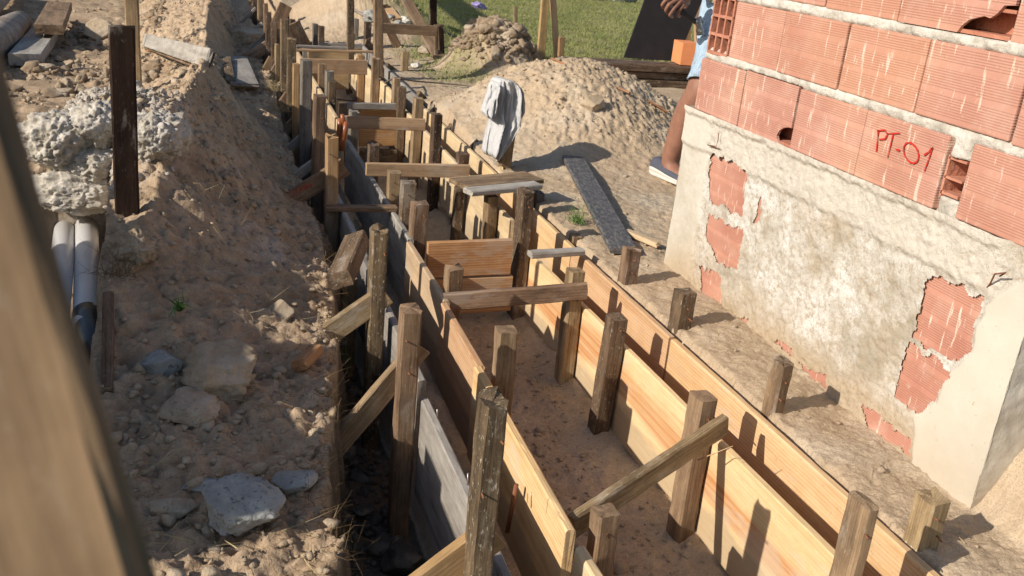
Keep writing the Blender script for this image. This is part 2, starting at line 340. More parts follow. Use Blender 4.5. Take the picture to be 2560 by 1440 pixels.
# ------------------------------------------------------------------ terrain
EY = [.5, 1.2, 1.5, 1.92, 2.5, 3.1, 3.7, 4.7, 6.2, 9, 13, 20, 60]
EX = [.22, .23, .25, .275, .385, .44, .46, .475, .50, .56, .70, 1.0, 2.4]
CY = [.5, 1.2, 2.0, 2.5, 3.0, 3.4, 3.8, 4.5, 5.0, 5.7, 7.1, 8.2, 12, 20, 60]
CX = [-.3, -.3, -.26, -.2, -.13, -.08, -.03, .06, .11, .07, .07, .16, .2, .4, .6]
CZ = [.02, .02, .06, .16, .31, .41, .46, .48, .42, .20, .20, .42, .36, .25, .1]
def edge(y): return np.interp(y, EY, EX)
def height(x, y, fine=True):
    x = np.asarray(x, float); y = np.asarray(y, float)
    e = edge(y)+.04*fbm(y*5, 3.3, s=5)+.04*fbm(x*0+y*14, 1.3, s=6)+.018*fbm(x*40, y*40, s=7)
    cx = np.interp(y, CY, CX)+.03*fbm(y*3, 8.1, s=9); cz = np.interp(y, CY, CZ)
    # left bank, its crest and the shelf beside the trench
    shelf = sm(4.8, 6.0, y)*.17
    foot = e-.02-shelf
    t = np.clip((x-cx)/np.maximum(foot-cx, .05), 0, 1)
    right = cz*(1-t)**1.4+.07*np.exp(-((y-6.5)/.7)**4)*t
    left = cz-.42*np.maximum(cx-x, 0)*sm(2.4, 3.4, y)-.3*np.maximum(cx-x-.45, 0)
    left = np.maximum(left, -.02)
    L = np.where(x < cx, left, right)
    dx = sm(-.86, -.74, x)*(1-sm(-.30, -.255, x+.02*fbm(y*6, 4.4, s=18)))*sm(1.9, 2.2, y)*(1-sm(3.36, 3.44, y+.03*fbm(x*9, 2.2, s=19)))
    L = L-.42*dx
    pile = .13*np.exp(-(((x+.33)/.20)**2+((y-3.72)/.28)**2)**1.4)+.05*np.exp(-(((x+.14)/.10)**2+((y-3.55)/.16)**2)**1.4)
    L = L+pile
    # right-hand ground and the heaps
    def gs(cx_, cy_, sx, sy, h, p=1.0, rot=0):
        X = (x-cx_)*math.cos(rot)+(y-cy_)*math.sin(rot); Y = -(x-cx_)*math.sin(rot)+(y-cy_)*math.cos(rot)
        return h*np.exp(-((X/sx)**2+(Y/sy)**2)**p)
    g = gs(2.25, 5.75, .62, .62, .40, 1.2)+gs(2.95, 5.6, .5, .42, .12, 1.2)+gs(2.25, 4.98, .55, .42, .13, 1.2)+gs(2.46, 7.95, .36, .36, .40, 1.5)
    g = g+gs(1.75, 10.6, .62, 1.1, .62, 1.3)+gs(2.25, 9.6, .4, .35, .12)+gs(.2, 13.5, .8, 1.5, .12)
    g = g-.02*sm(2.3, 1.76, x)*sm(1.55, 1.75, x)*sm(2.6, 1.9, y)
    g = g+.012*fbm(x*2, y*2, s=21)
    g = g+gs(2.02, 1.36, .22, .24, .34, 1.1)*sm(1.74, 1.86, x)
    # trench
    re = 1.478+.014*fbm(y*6, 5.5, s=15)+.012*fbm(y*31, 2.5, s=16)
    re = np.where(y > 8.75, np.interp(y, [8.75, 9.1, 13, 20, 60], [1.45, .98, 1.08, 1.4, 2.8]), re)
    fl = np.where(x < .585, -.43+.03*fbm(x*9, y*9, s=31), -.345+.012*fbm(x*8, y*8, s=33))
    fl = fl+((x > .8) & (x < 1.3))*(.035*np.exp(-((x-1.285)/.05)**2)*(.6+fbm(y*3, 1.7, s=35))+.03*np.exp(-((x-.80)/.05)**2)*(.6+fbm(y*3.3, 7.7, s=36))+.014*fbm(x*5, y*4, s=37))
    fl = np.where((x > 1.44), -.30, fl)
    inL = sm(-.030, .022, x-e-.018); inR = sm(-.012, .02, x-re)
    z = L*(1-inL)+fl*inL
    z = z*(1-inR)+g*inR
    if fine:
        rough = (1-inL)+inR*(.52+.45*np.clip(g/.15, 0, 1)*np.exp(-((x-2.2)/2.5)**2))
        lawn = sm(8.2, 8.8, y)*sm(1.9, 2.3, x)
        rough = rough*(1-.85*lawn)
        mid = inL*(1-inR)
        r1 = fbm(x*7, y*7, s=41, o=3); r2 = fbm(x*26, y*26, s=45, o=3); r3 = fbm(x*85, y*85, s=49, o=2); wx = x+.012*fbm(x*22, y*22, s=53, o=2); wy = y+.012*fbm(x*22+7, y*22, s=54, o=2)
        bil = (.5-np.clip(worley(wx*31, wy*31, s=8), 0, .8))*sm(-.25, .3, fbm(x*5, y*5, s=62)); bil2 = .5-np.clip(worley(wx*75, wy*75, s=9), 0, .8)
        cl = np.clip(.55-worley(x*17, y*17, s=3), 0, 1); cl2 = np.clip(.5-worley(x*42, y*42, s=4), 0, 1)
        m = sm(-.15, .35, fbm(x*3.1, y*3.1, s=61))
        lim = np.exp(-(((x+.28)/.20)**2+((y-3.62)/.42)**2)**1.5); hp_ = inR*sm(.06, .2, g)*(y < 9); z = z+rough*(.026*r1*(1-.4*inR)+.019*r2*(1-.35*inR)+.008*r3+m*(.035*cl+.022*cl2)*(1-.75*inR))+hp_*(.005*r2+.004*cl+.008*r3)+lim*(.035*cl2+.022*r3+.03*r2+.03*cl)+rough*((.016-.011*inR+.008*(1-inL)*sm(3.6, 4.6, y))*bil+.0065*bil2)+hp_*(.002*bil2)+mid*(.006*r2+.004*r3+.006*cl2)
        ridge = np.abs(fbm(x*4+y*1.5, y*9-x*4, s=71)); z = z-(1-inL)*.014*np.exp(-(ridge/.05)**2)
    return z
xs = np.concatenate([-np.geomspace(40, .62, 110), np.arange(-.6, 2.9, .009), np.geomspace(2.9, 60, 150)])
ys = np.concatenate([np.geomspace(.45, 1.15, 40)[:-1], np.geomspace(1.15, 9.5, 920)[:-1], np.geomspace(9.5, 17, 130)[:-1], np.geomspace(17, 90, 90)])
GX, GY = np.meshgrid(xs, ys); GX = GX.ravel(); GY = GY.ravel()
GZ = height(GX, GY)
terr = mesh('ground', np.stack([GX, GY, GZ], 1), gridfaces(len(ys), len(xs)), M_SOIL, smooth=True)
tag(terr, kind='structure')
e0 = edge(GY)
n_ = fbm(GX*2.5, GY*2.5, s=81, o=4)
mg = sm(-.12, .18, (GY-8.55)*.6+n_*.6)*sm(1.75, 2.25, GX+n_*.5)
mg = np.maximum(mg, sm(-.1, .25, n_+.15)*np.exp(-((GX-2.05)/.28)**4-((GY-8.1)/.9)**4)*.7)
mg = np.maximum(mg, .6*sm(11, 14, GY)*sm(-.3, -1.2, GX))
ml = np.exp(-(((GX+.28)/.20)**2+((GY-3.62)/.42)**2)**1.5)*sm(-.35, .1, fbm(GX*9, GY*9, s=83)+.25)
ml = np.maximum(ml, .45*np.exp(-(((GX-.22)/.1)**2+((GY-3.15)/.12)**2)))
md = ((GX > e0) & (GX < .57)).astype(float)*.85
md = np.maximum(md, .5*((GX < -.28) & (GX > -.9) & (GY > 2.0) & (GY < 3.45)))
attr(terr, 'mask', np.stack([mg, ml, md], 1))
def hit(px, py, dz=0.0):
    d = ray(px, py); t = np.geomspace(.8, 30, 1400)/np.linalg.norm(d); P = np.array([0, 0, H])[None]+t[:, None]*d
    g = P[:, 2]-height(P[:, 0], P[:, 1])-dz; i = int(np.argmax(g < 0)) if (g < 0).any() else len(t)-1
    a = P[i-1]; b = P[i]; f = g[i-1]/(g[i-1]-g[i]+1e-9); return Vector(a+(b-a)*f)
def hz(x, y): return float(height(np.array([x]), np.array([y]))[0])

# ------------------------------------------------------------------ scatter helpers
import bmesh
def ico(sub):
    bm = bmesh.new(); bmesh.ops.create_icosphere(bm, subdivisions=sub, radius=1)
    V = np.array([v.co[:] for v in bm.verts]); Fc = np.array([[v.index for v in f.verts] for f in bm.faces]); bm.free(); return V, Fc
rng = np.random.default_rng(7)
def lumps(name, xy, size, mat, label, cat, sub=1, sink=.3, rough=.28, flat=.75):
    V0, F0 = ico(sub); n = len(xy)
    z = height(xy[:, 0], xy[:, 1])
    Vs = []; k = len(V0)
    pl = rng.standard_normal((24, 7, 3)); pl /= np.linalg.norm(pl, axis=2)[..., None]; shp = []
    for a_ in pl:
        rad = np.ones(k)*1.15
        for n_ in a_:
            q_ = V0@n_; d_ = rng.uniform(.55, .9); rad = np.where(q_ > .05, np.minimum(rad, d_/np.maximum(q_, .05)), rad)
        o_ = len(shp)*7.7; W0 = V0*rad[:, None]; shp.append(W0*(1+.55*np.abs(fbm(V0[:, 0]*2.2+o_, V0[:, 1]*2.2, V0[:, 2]*2.2+.01, o=3, s=5, g=.6))+.15*fbm(V0[:, 0]*6+o_, V0[:, 1]*6, V0[:, 2]*6+.01, o=2, s=8)-.15)[:, None])
    for i in range(n):
        V1 = shp[i % 24]
        v = V1*(1+rough*rng.standard_normal((k, 1))*.75)*(rng.uniform(.65, 1.3, 3)*np.array([1, 1, flat]))
        a = rng.uniform(0, 6.28); c, s = math.cos(a), math.sin(a)
        v = v@np.array([[c, -s, 0], [s, c, 0], [0, 0, 1]])*size[i]
        Vs.append(v+[xy[i, 0], xy[i, 1], z[i]+size[i]*(flat-sink)*.5])
    Fs = (F0[None]+(np.arange(n)*k)[:, None, None]).reshape(-1, 3)
    o = mesh(name, np.concatenate(Vs), Fs, mat)
    return tag(o, label, cat, kind='stuff')
def pick(n, x0, x1, y0, y1, dens):
    X = rng.uniform(x0, x1, n*5); t = rng.uniform(0, 1, n*5); Y = y0*(y1/y0)**t
    k = rng.uniform(0, 1, n*5) < dens(X, Y); return np.stack([X[k], Y[k]], 1)[:n]
def dl(X, Y):      # clods on the left bank
    d = (X < edge(Y)-.01)*(.15+.85*sm(-.1, .4, fbm(X*3.1, Y*3.1, s=61)))
    d = d*np.where(Y < 2.9, .6, 1)
    return d*(1-((X > -.86) & (X < -.30) & (Y > 1.7) & (Y < 3.45)))
p = pick(9000, -1.6, .55, 1.2, 11, dl)
lumps('dirt_clods', p, np.clip(np.exp(rng.normal(math.log(.0065), .55, len(p))), 0, .022), M_CLOD, 'loose dry clods of earth strewn over the left bank', 'dirt clods')
def dr(X, Y):
    A = np.exp(-(((X-2.3)/.9)**2+((Y-5.7)/.8)**2)**1.5)*.8; B = np.exp(-(((X-2.46)/.42)**2+((Y-7.95)/.42)**2)**2)*1.6
    C = np.exp(-(((X-1.75)/.7)**2+((Y-10.4)/1.3)**2)**2)*.8
    return (X > 1.53)*np.clip(.03+A+B+C, 0, 1)*~((X > 1.74) & (Y < 3.2))
p = pick(700, -1.5, -.2, 6.3, 9.5, lambda X, Y: (fbm(X*2, Y*2, s=95) > -.1)*.9)
lumps('rubble', p, np.clip(np.exp(rng.normal(math.log(.018), .6, len(p))), 0, .06), M_DCLOD, 'dark rubble and clods around the beams at the upper left', 'rubble', sub=3, rough=.03)  # rubble coloured dark in place of the shade cast over this debris
p = pick(2600, 1.5, 3.8, 1.2, 12.5, dr)
lumps('dirt_clods', p, np.clip(np.exp(rng.normal(math.log(.0065), .5, len(p))), 0, .020), M_CLOD, 'loose clods on the sandy heaps right of the trench', 'dirt clods')
p = pick(1500, 2.1, 2.9, 7.5, 8.4, lambda X, Y: np.exp(-(((X-2.46)/.30)**2+((Y-7.95)/.30)**2)**2))
lumps('dirt_clods', p, np.clip(np.exp(rng.normal(math.log(.013), .75, len(p))), 0, .06), M_DCLOD, 'dark lumpy clods heaped on the small mound at the lawn edge', 'dirt clods', sub=3, rough=.03)
def dw(X, Y): return np.exp(-(((X+.27)/.19)**2+((Y-3.65)/.40)**2)**2)*(~((X < -.3) & (Y < 3.45)))
p = pick(2600, -.6, .1, 3.1, 4.3, lambda X, Y: dw(X, Y)*(fbm(X*7, Y*7, s=97) > -.05))
lumps('lime_lumps', p, np.clip(np.exp(rng.normal(math.log(.0058), .5, len(p))), 0, .018), M_LIME, 'crumbly white lumps of lime and mortar piled on the left bank behind the dark post', 'lime lumps', sub=2, rough=.08)
def dt(X, Y): return (X > edge(Y)+.02)*(X < .54)*1.0
p = pick(1300, .25, .55, 1.0, 7, dt)
lumps('trench_stones', p, np.exp(rng.normal(math.log(.012), .5, len(p))), M_DSTONE, 'dark stones and rubble on the floor of the left trench', 'stones')
def di(X, Y): return (X > .84)*(X < 1.25)*(.3+.7*(fbm(X*6, Y*6, s=91) > .05))
p = pick(2200, .8, 1.3, 1.1, 8, di)
lumps('sand_crumbs', p, np.exp(rng.normal(math.log(.0036), .6, len(p))), M_CLOD, 'small crumbs of sand on the trench floor between the forms', 'crumbs')

def strands(name, base, direc, length, width, mat, label, cat, bend=.4, seg=3, kind='stuff'):
    n = len(base); d = direc/np.linalg.norm(direc, axis=1)[:, None]
    side = np.cross(d, rng.standard_normal((n, 3))); side /= np.linalg.norm(side, axis=1)[:, None]+1e-9
    bv = np.cross(side, d); Vs = []
    for j in range(seg+1):
        t = j/seg; c = base+d*(length*t)[:, None]+bv*(length*bend*t*t)[:, None]*rng.choice([-1, 1], n)[:, None]
        w_ = (width*(1-t*.85))[:, None]*.5
        Vs.append(c-side*w_); Vs.append(c+side*w_)
    V = np.stack(Vs, 1).reshape(-1, 3); k = 2*(seg+1)
    F0 = np.array([[2*j, 2*j+1, 2*j+3, 2*j+2] for j in range(seg)])
    Fs = (F0[None]+(np.arange(n)*k)[:, None, None]).reshape(-1, 4)
    return tag(mesh(name, V, Fs, mat), label, cat, kind=kind)
# lawn
def dg(X, Y):
    n = fbm(X*2.5, Y*2.5, s=81, o=4)
    return np.maximum(sm(-.12, .3, (Y-8.6)*.6+n*.6)*sm(1.8, 2.4, X+n*.5), .9*(n > -.1)*np.exp(-((X-2.05)/.28)**4-((Y-8.1)/.9)**4))
p = pick(90000, 1.7, 9.5, 7.2, 18, dg); n = len(p)
b0 = np.stack([p[:, 0], p[:, 1], height(p[:, 0], p[:, 1])-.003], 1); dd = rng.standard_normal((n, 3))*.55; dd[:, 2] = np.abs(dd[:, 2])*.5+.55
strands('lawn_grass', b0, dd, rng.uniform(.018, .05, n), rng.uniform(.004, .009, n), M_BLADE, 'short green lawn grass behind the earth heaps', 'grass', .35, 2)
# straw and roots along the trench lip and on the bank
def ds(X, Y): return np.exp(-((X-edge(Y)+.02)/.045)**2)
p = pick(2600, .1, .6, 1.1, 8, ds); n = len(p)
b0 = np.stack([p[:, 0], p[:, 1], height(p[:, 0], p[:, 1])], 1); dd = rng.standard_normal((n, 3)); dd[:, 0] += 1.0; dd[:, 2] -= .2
strands('dry_roots', b0, dd, rng.uniform(.02, .085, n), rng.uniform(.0008, .002, n), M_ROOT, 'dry roots and straw hanging from the lip of the left trench', 'roots', .6, 4)
p = pick(1500, -.5, .5, 1.2, 7, lambda X, Y: (X < edge(Y))*.8); n = len(p)
b0 = np.stack([p[:, 0], p[:, 1], height(p[:, 0], p[:, 1])+.006], 1); dd = rng.standard_normal((n, 3)); dd[:, 2] *= .25
strands('straw_bits', b0, dd, rng.uniform(.02, .12, n), rng.uniform(.001, .0028, n), M_STRAW, 'bits of dry straw lying over the left bank', 'straw', .4, 3)
p = pick(900, 1.55, 3.2, 1.3, 7.5, lambda X, Y: ((X > 1.53) & ~((X > 1.7) & (Y < 3.2)))*.8); n = len(p)
b0 = np.stack([p[:, 0], p[:, 1], height(p[:, 0], p[:, 1])+.006], 1); dd = rng.standard_normal((n, 3)); dd[:, 2] *= .2
strands('straw_bits', b0, dd, rng.uniform(.02, .08, n), rng.uniform(.001, .002, n), M_STRAW, 'bits of dry straw on the sandy ground right of the forms', 'straw', .4, 3)
def tuft(name, label, x, y, n, ln, mat, wd=.003, up=.8, cat='grass tuft'):
    b0 = np.tile([0, 0, 0.], (n, 1))+rng.standard_normal((n, 3))*([.02, .02, 0] if n > 20 else [.001, .001, 0]); dd = rng.standard_normal((n, 3)); dd[:, 2] = np.abs(dd[:, 2])+up
    o = strands(name, b0, dd, rng.uniform(ln*.4, ln, n), np.full(n, wd), mat, label, cat, .5, 4, kind=None)
    if 'kind' in o: del o['kind']
    o.location = (x, y, hz(x, y)); return o
q = onz(1440, 560, 0); tuft('grass_tuft', 'green grass tuft growing beside the long dark plank', q.x, q.y, 70, .11, M_LEAF)
q = onz(2445, 1180, 0); tuft('straw_tuft', 'tuft of dry straw at the foot of the cream corner pier', q.x, q.y, 90, .10, M_STRAW, .0015, .3, 'straw tuft')
q = onz(300, 890, -.05); tuft('grass_tuft', 'dark grass tuft beside the taped pipe end', q.x, q.y, 60, .12, M_ROOT, .002, .5)
q = onz(680, 250, .02); tuft('straw_tuft', 'pale straw tuft on the bank lip near the far left braces', q.x, q.y, 110, .12, M_STRAW, .002, .5, 'straw tuft')
q = onz(700, 290, .0); tuft('straw_tuft', 'second pale straw tuft hanging over the bank lip above the first braces', q.x, q.y, 80, .12, M_STRAW, .002, .3, 'straw tuft')
for (px, py, nm) in ((455, 850, 'small green weed with broad leaves beside the white stone'), (845, 1075, 'small green weed on the trench lip by the long brace'), (860, 690, 'thin green weed on the trench lip under the tilted stub')):
    q = onz(px, py, .03); o = tuft('weed', nm, q.x, q.y, 7, .07, M_LEAF, .012, .6, 'weed')

# ------------------------------------------------------------------ timber
def plank(name, label, cat, p0, p1, wid, thk, up=(0, 0, 1), mat=M_AGED, group=None, seed=None, parent=None, rough=1.0, ragged=.004, sag=0):
    """board from p0 (base) to p1; wid is measured along 'up', thk across it; one closed mesh, local X along the grain"""
    p0 = Vector(p0); p1 = Vector(p1); X = (p1-p0); L = X.length; X.normalize()
    U = Vector(up); Zz = (U-X*U.dot(X)).normalized(); Yy = Zz.cross(X)
    r = np.random.default_rng(seed if seed is not None else (abs(hash((round(p0.x, 3), round(p0.y, 3), round(p1.z, 3)))) % 99991))
    hw, ht = wid/2, thk/2; c = min(.005, ht*.35)
    cs = [(-hw+c, -ht), (0, -ht), (hw-c, -ht), (hw, -ht+c), (hw, 0), (hw, ht-c), (hw-c, ht), (0, ht), (-hw+c, ht), (-hw, ht-c), (-hw, 0), (-hw, -ht+c)]
    cs = np.array(cs); k = len(cs); n = int(np.clip(L/.03, 6, 60))
    ts = np.linspace(0, L, n); V = []
    ph = r.uniform(0, 9)
    wob = .0012*rough
    for t in ts:
        a = cs*(1+wob*8*(noise(t*4+ph, 0, s=3)))
        j = wob*noise(np.arange(k)*.8+ph, t*22, s=11)[:, None]*np.array([1, 1])
        corner = np.array([1 if i % 3 == 0 or i % 3 == 2 else 0 for i in range(k)])
        a = a*(1-np.clip(noise(np.arange(k)*2.1+ph, t*14, s=12)-.3, 0, 1)[:, None]*corner[:, None]*.07*rough)+j
        x = np.full(k, t)
        if t == 0 or t == L: x = x+ragged*noise(np.arange(k)*1.7+ph, t+3, s=13)*(1 if t else 1)
        V.append(np.stack([x, a[:, 1], a[:, 0]+sag*math.sin(math.pi*t/L)], 1))
    V = np.concatenate(V); Fc = []
    for i in range(n-1):
        for j in range(k):
            a = i*k+j; b = i*k+(j+1) % k; Fc.append((a, b, b+k, a+k))
    m = len(V); V = np.vstack([V, [[-.0, 0, 0]], [[L+ragged*r.uniform(-.5, .7), 0, 0]]])
    for j in range(k):
        Fc.append((m, (j+1) % k, j)); q = (n-1)*k; Fc.append((m+1, q+j, q+(j+1) % k))
    o = mesh(name, V, Fc, mat, parent)
    bm = bmesh.new(); bm.from_mesh(o.data); bmesh.ops.recalc_face_normals(bm, faces=bm.faces); bm.to_mesh(o.data); bm.free()
    o.matrix_world = Matrix(((X.x, Yy.x, Zz.x, p0.x), (X.y, Yy.y, Zz.y, p0.y), (X.z, Yy.z, Zz.z, p0.z), (0, 0, 0, 1)))
    if parent is None: tag(o, label, cat, group)
    return o
# nails and rod
def rod(name, label, a, b, r, mat, cat, seg=8, parent=None, pts=None, group=None):
    P = pts or [Vector(a), Vector(b)]; V = []; Fc = []; n = len(P)
    for i, q in enumerate(P):
        d = (P[min(i+1, n-1)]-P[max(i-1, 0)]).normalized(); u = d.orthogonal().normalized()
        if abs(d.z) < .95: u = d.cross(Vector((0, 0, 1))).normalized()
        v = d.cross(u); rr = r[i] if isinstance(r, (list, tuple)) else r
        for k in range(seg):
            t = 2*math.pi*k/seg; V.append(q-P[0]+(u*math.cos(t)+v*math.sin(t))*rr)
    for i in range(n-1):
        for k in range(seg): Fc.append((i*seg+k, i*seg+(k+1) % seg, (i+1)*seg+(k+1) % seg, (i+1)*seg+k))
    Fc.append(tuple(range(seg))[::-1]); Fc.append(tuple((n-1)*seg+k for k in range(seg)))
    o = mesh(name, [tuple(v) for v in V], Fc, mat, None, True)
    o.location = P[0]
    if parent is not None: o.location = P[0]-Vector(parent.location); o.parent = parent
    else: tag(o, label, cat, group)
    return o
ORD = ['nearest', 'second', 'third', 'fourth', 'fifth', 'sixth', 'seventh', 'eighth', 'ninth', 'tenth', 'eleventh', 'twelfth', 'thirteenth', 'fourteenth', 'fifteenth', 'sixteenth', 'seventeenth', 'eighteenth', 'nineteenth', 'twentieth']
def stake(fl, fr, x, zb, mat, label, d=.06, group=None, lean=(0, 0), xf=None):
    """square stake whose near left top corner stands on the plane x = const"""
    A = onx(*fl, x); w_ = max(.03, ony(*fr, A.y).x-x)
    top = Vector((x+w_/2, A.y+d/2, A.z)); base = Vector((top.x+lean[0], top.y+lean[1], zb))
    rr = random.Random(label); base.x += rr.uniform(-.008, .008); base.y += rr.uniform(-.02, .02)
    o = plank('wooden_stake', label, 'stake', base, top, w_, d, (1, rr.uniform(-.10, .10), 0), mat, group, ragged=rr.choice([.003, .004, .008, .012]))
    if A.y < 5.2:
        for k in range(rr.choice([1, 2, 2])):
            q = Vector((base.lerp(top, .93-.12*k-rr.uniform(0, .05)))+Vector((rr.uniform(-.015, .015), -d/2, 0)))
            nl = rod('nail', 0, q+Vector((0, .004, 0)), q+Vector((rr.uniform(-.004, .004), -.006-rr.uniform(0, .012), rr.uniform(-.004, .004))), .0022, M_RUST, '', 8); nl['keep'] = 1
            for kk in ('label', 'category', 'keep'):
                if kk in nl: del nl[kk]
            nl.parent = o; nl.matrix_parent_inverse = o.matrix_basis.inverted()
    return o
def row(items, x, zb, where, group, mats):
    for i, it in enumerate(items):
        fl, fr, adj = it[:3]; kw = it[3] if len(it) > 3 else {}
        xx = kw.pop('x', x(onx(*fl, .5).y if callable(x) else 0) if callable(x) else x)
        m = kw.pop('m', mats[i % len(mats)]); z0 = kw.pop('zb', zb)
        num = ORD[i]+(' from the camera' if i else ' to the camera')
        if i >= 18: num = ORD[i]
        stake(fl, fr, xx, z0, m, f'{adj} stake, {num} {where}', group=group, **kw)
G1 = 'stakes outside the leftmost form board'
# outside the left pair of boards: x grows a little with distance
LO = [((1215, 1021), (1275, 1013), 'thick dark speckled', dict(x=.475, m=M_AGED, d=.062)),
      ((1008, 785), (1058, 777), 'brown square-topped', dict(x=.49, m=M_AGED2, d=.06)),
      ((932, 580), (973, 577), 'dark rough', dict(x=.492, m=M_AGED)),
      ((817.5, 344), (847.5, 344), 'pale tan', dict(x=.52, m=M_GOLD)),
      ((787.5, 241), (815, 241), 'smooth brown', dict(x=.525, m=M_AGED2)),
      ((754, 152), (781, 151), 'tall grey mouldy', dict(x=.53, m=M_GREYS)),
      ((732.5, 160), (750, 160), 'slender tan', dict(x=.54, m=M_GOLD, d=.04)),
      ((719, 99), (742, 99), 'dark bark-faced', dict(x=.545, m=M_AGED)),
      ((702, 48), (722, 48), 'very tall dark', dict(x=.55, m=M_AGED)),
      ((688, 111), (697, 111), 'thin pale-edged', dict(x=.56, m=M_AGED2, d=.04)),
      ((677.5, 57), (694, 57), 'dark pale-edged', dict(x=.56, m=M_AGED)),
      ((665, 32), (679, 32), 'tall dark narrow', dict(x=.57, m=M_AGED)),
      ((659, 9), (670, 9), 'narrow reddish-brown', dict(x=.58, m=M_AGED2)),
      ((644, -10), (655, -10), 'brown far-off', dict(x=.60, m=M_AGED2)),
      ((632, -10), (643, -10), 'dark far-off', dict(x=.62, m=M_AGED)),
      ((622, -8), (629, -8), 'thin far-off', dict(x=.65, m=M_AGED2)),
      ((614, -8), (619, -8), 'faint farthest', dict(x=.68, m=M_AGED2))]
row(LO, .48, -.46, 'in the row left of the leftmost board', G1, [M_AGED])
G2 = 'stakes inside the left form'
LI = [((1498, 1296), (1554, 1280), 'stout brown flat-topped', dict(x=.81, m=M_AGED2, d=.05)),
      ((1250, 835), (1298, 827), 'brown notched', dict(x=.80, m=M_AGED2)),
      ((1119, 675), (1160, 671), 'brown tie-carrying', dict(x=.80, m=M_AGED2, d=.045)),
      ((1035, 513), (1073, 512), 'reddish-brown striped', dict(x=.81, m=M_AGED2)),
      ((1007, 460), (1044, 458), 'dark rough-topped', dict(x=.81, m=M_AGED)),
      ((973, 433), (1005, 433), 'plain brown', dict(x=.82, m=M_AGED2)),
      ((922, 362), (950, 360), 'short ragged-topped', dict(x=.82, m=M_AGED)),
      ((876, 280), (899, 280), 'grey nail-pocked', dict(x=.82, m=M_GREYS)),
      ((849, 259), (871, 259), 'dark short', dict(x=.82, m=M_AGED)),
      ((822, 205), (842, 205), 'grey-brown', dict(x=.82, m=M_AGED)),
      ((815, 179), (836, 178), 'grey bark-faced', dict(x=.82, m=M_GREYS)),
      ((797, 161), (817, 160), 'reddish half-dark', dict(x=.82, m=M_AGED2)),
      ((757, 123), (772, 123), 'grey tie-end', dict(x=.83, m=M_GREYS)),
      ((725, 49), (739, 49), 'tall dark', dict(x=.85, m=M_AGED)),
      ((714, 25), (724, 25), 'pale-edged far', dict(x=.90, m=M_AGED))]
row(LI, .8, -.38, 'in the row right of the left form', G2, [M_AGED])
G3 = 'stakes inside the right form'
RI = [((2171, 1278), (2206, 1262), 'split weathered twisted', dict(x=1.19, m=M_AGED2, d=.065)),
      ((1750, 1005), (1798, 998), 'paint-spotted tall', dict(x=1.22, m=M_AGED2, d=.062)),
      ((1531, 802), (1573, 800), 'whitewashed brown', dict(x=1.222, m=M_AGED)),
      ((1429, 683), (1465, 683), 'brown wet-footed', dict(x=1.225, m=M_AGED2)),
      ((1308, 483), (1338, 482), 'tall thick brown', dict(x=1.225, m=M_AGED, d=.08)),
      ((1219, 494), (1247, 493), 'tan rough-sided', dict(x=1.225, m=M_AGED2)),
      ((1142, 472), (1163, 472), 'dark shaded', dict(x=1.225, m=M_AGED)),
      ((1147, 386), (1175, 385), 'short dark-faced', dict(x=1.30, m=M_AGED)),
      ((1084, 287), (1107, 287), 'dark pale-sided', dict(x=1.225, m=M_AGED)),
      ((1038, 247), (1060, 246), 'brown sawn', dict(x=1.225, m=M_AGED2)),
      ((997, 219), (1017, 218), 'tall pale-edged', dict(x=1.225, m=M_AGED)),
      ((985, 196), (1002, 195), 'slender brown', dict(x=1.225, m=M_AGED2)),
      ((932, 147), (951, 147), 'brown', dict(x=1.225, m=M_AGED2)),
      ((896, 138), (913, 138), 'half-hidden golden', dict(x=1.225, m=M_GOLD))]
row(RI, 1.22, -.38, 'in the row left of the right form', G3, [M_AGED])
G4 = 'stakes outside the rightmost form board'
RO = [((2333, 1265), (2383, 1252), 'stout stained', dict(x=1.49, m=M_AGED2, d=.06)),
      ((1958, 915), (1990, 907), 'round-topped brown', dict(x=1.50, m=M_AGED2, d=.055)),
      ((1704, 737), (1745, 733), 'squat brown', dict(x=1.49, m=M_AGED)),
      ((1571, 629), (1605, 627), 'pale tan', dict(x=1.49, m=M_AGED2)),
      ((1435, 594), (1459, 590), 'small half-hidden', dict(x=1.48, m=M_AGED2)),
      ((1339, 485), (1363, 484), 'grey mouldy', dict(x=1.49, m=M_GREYS)),
      ((1175, 322), (1195, 322), 'low dark', dict(x=1.55, m=M_AGED)),
      ((1123, 253), (1143, 252), 'square dark-faced', dict(x=1.60, m=M_AGED)),
      ((1007, 129), (1023, 128), 'lone tan', dict(x=1.62, m=M_AGED2)),
      ((873, 83), (888, 83), 'mid-trench brown', dict(x=1.27, m=M_AGED2)),
      ((887, 48), (898, 48), 'grey narrow', dict(x=1.45, m=M_GREYS)),
      ((913, 56), (929, 56), 'dark wide', dict(x=1.5, m=M_AGED)),
      ((783, 60), (795, 60), 'pointed grey', dict(x=1.05, m=M_GREYS)),
      ((797, 66), (812, 66), 'dark square', dict(x=1.07, m=M_AGED))]
row(RO, 1.48, -.30, 'along the right edge of the trench', G4, [M_AGED])

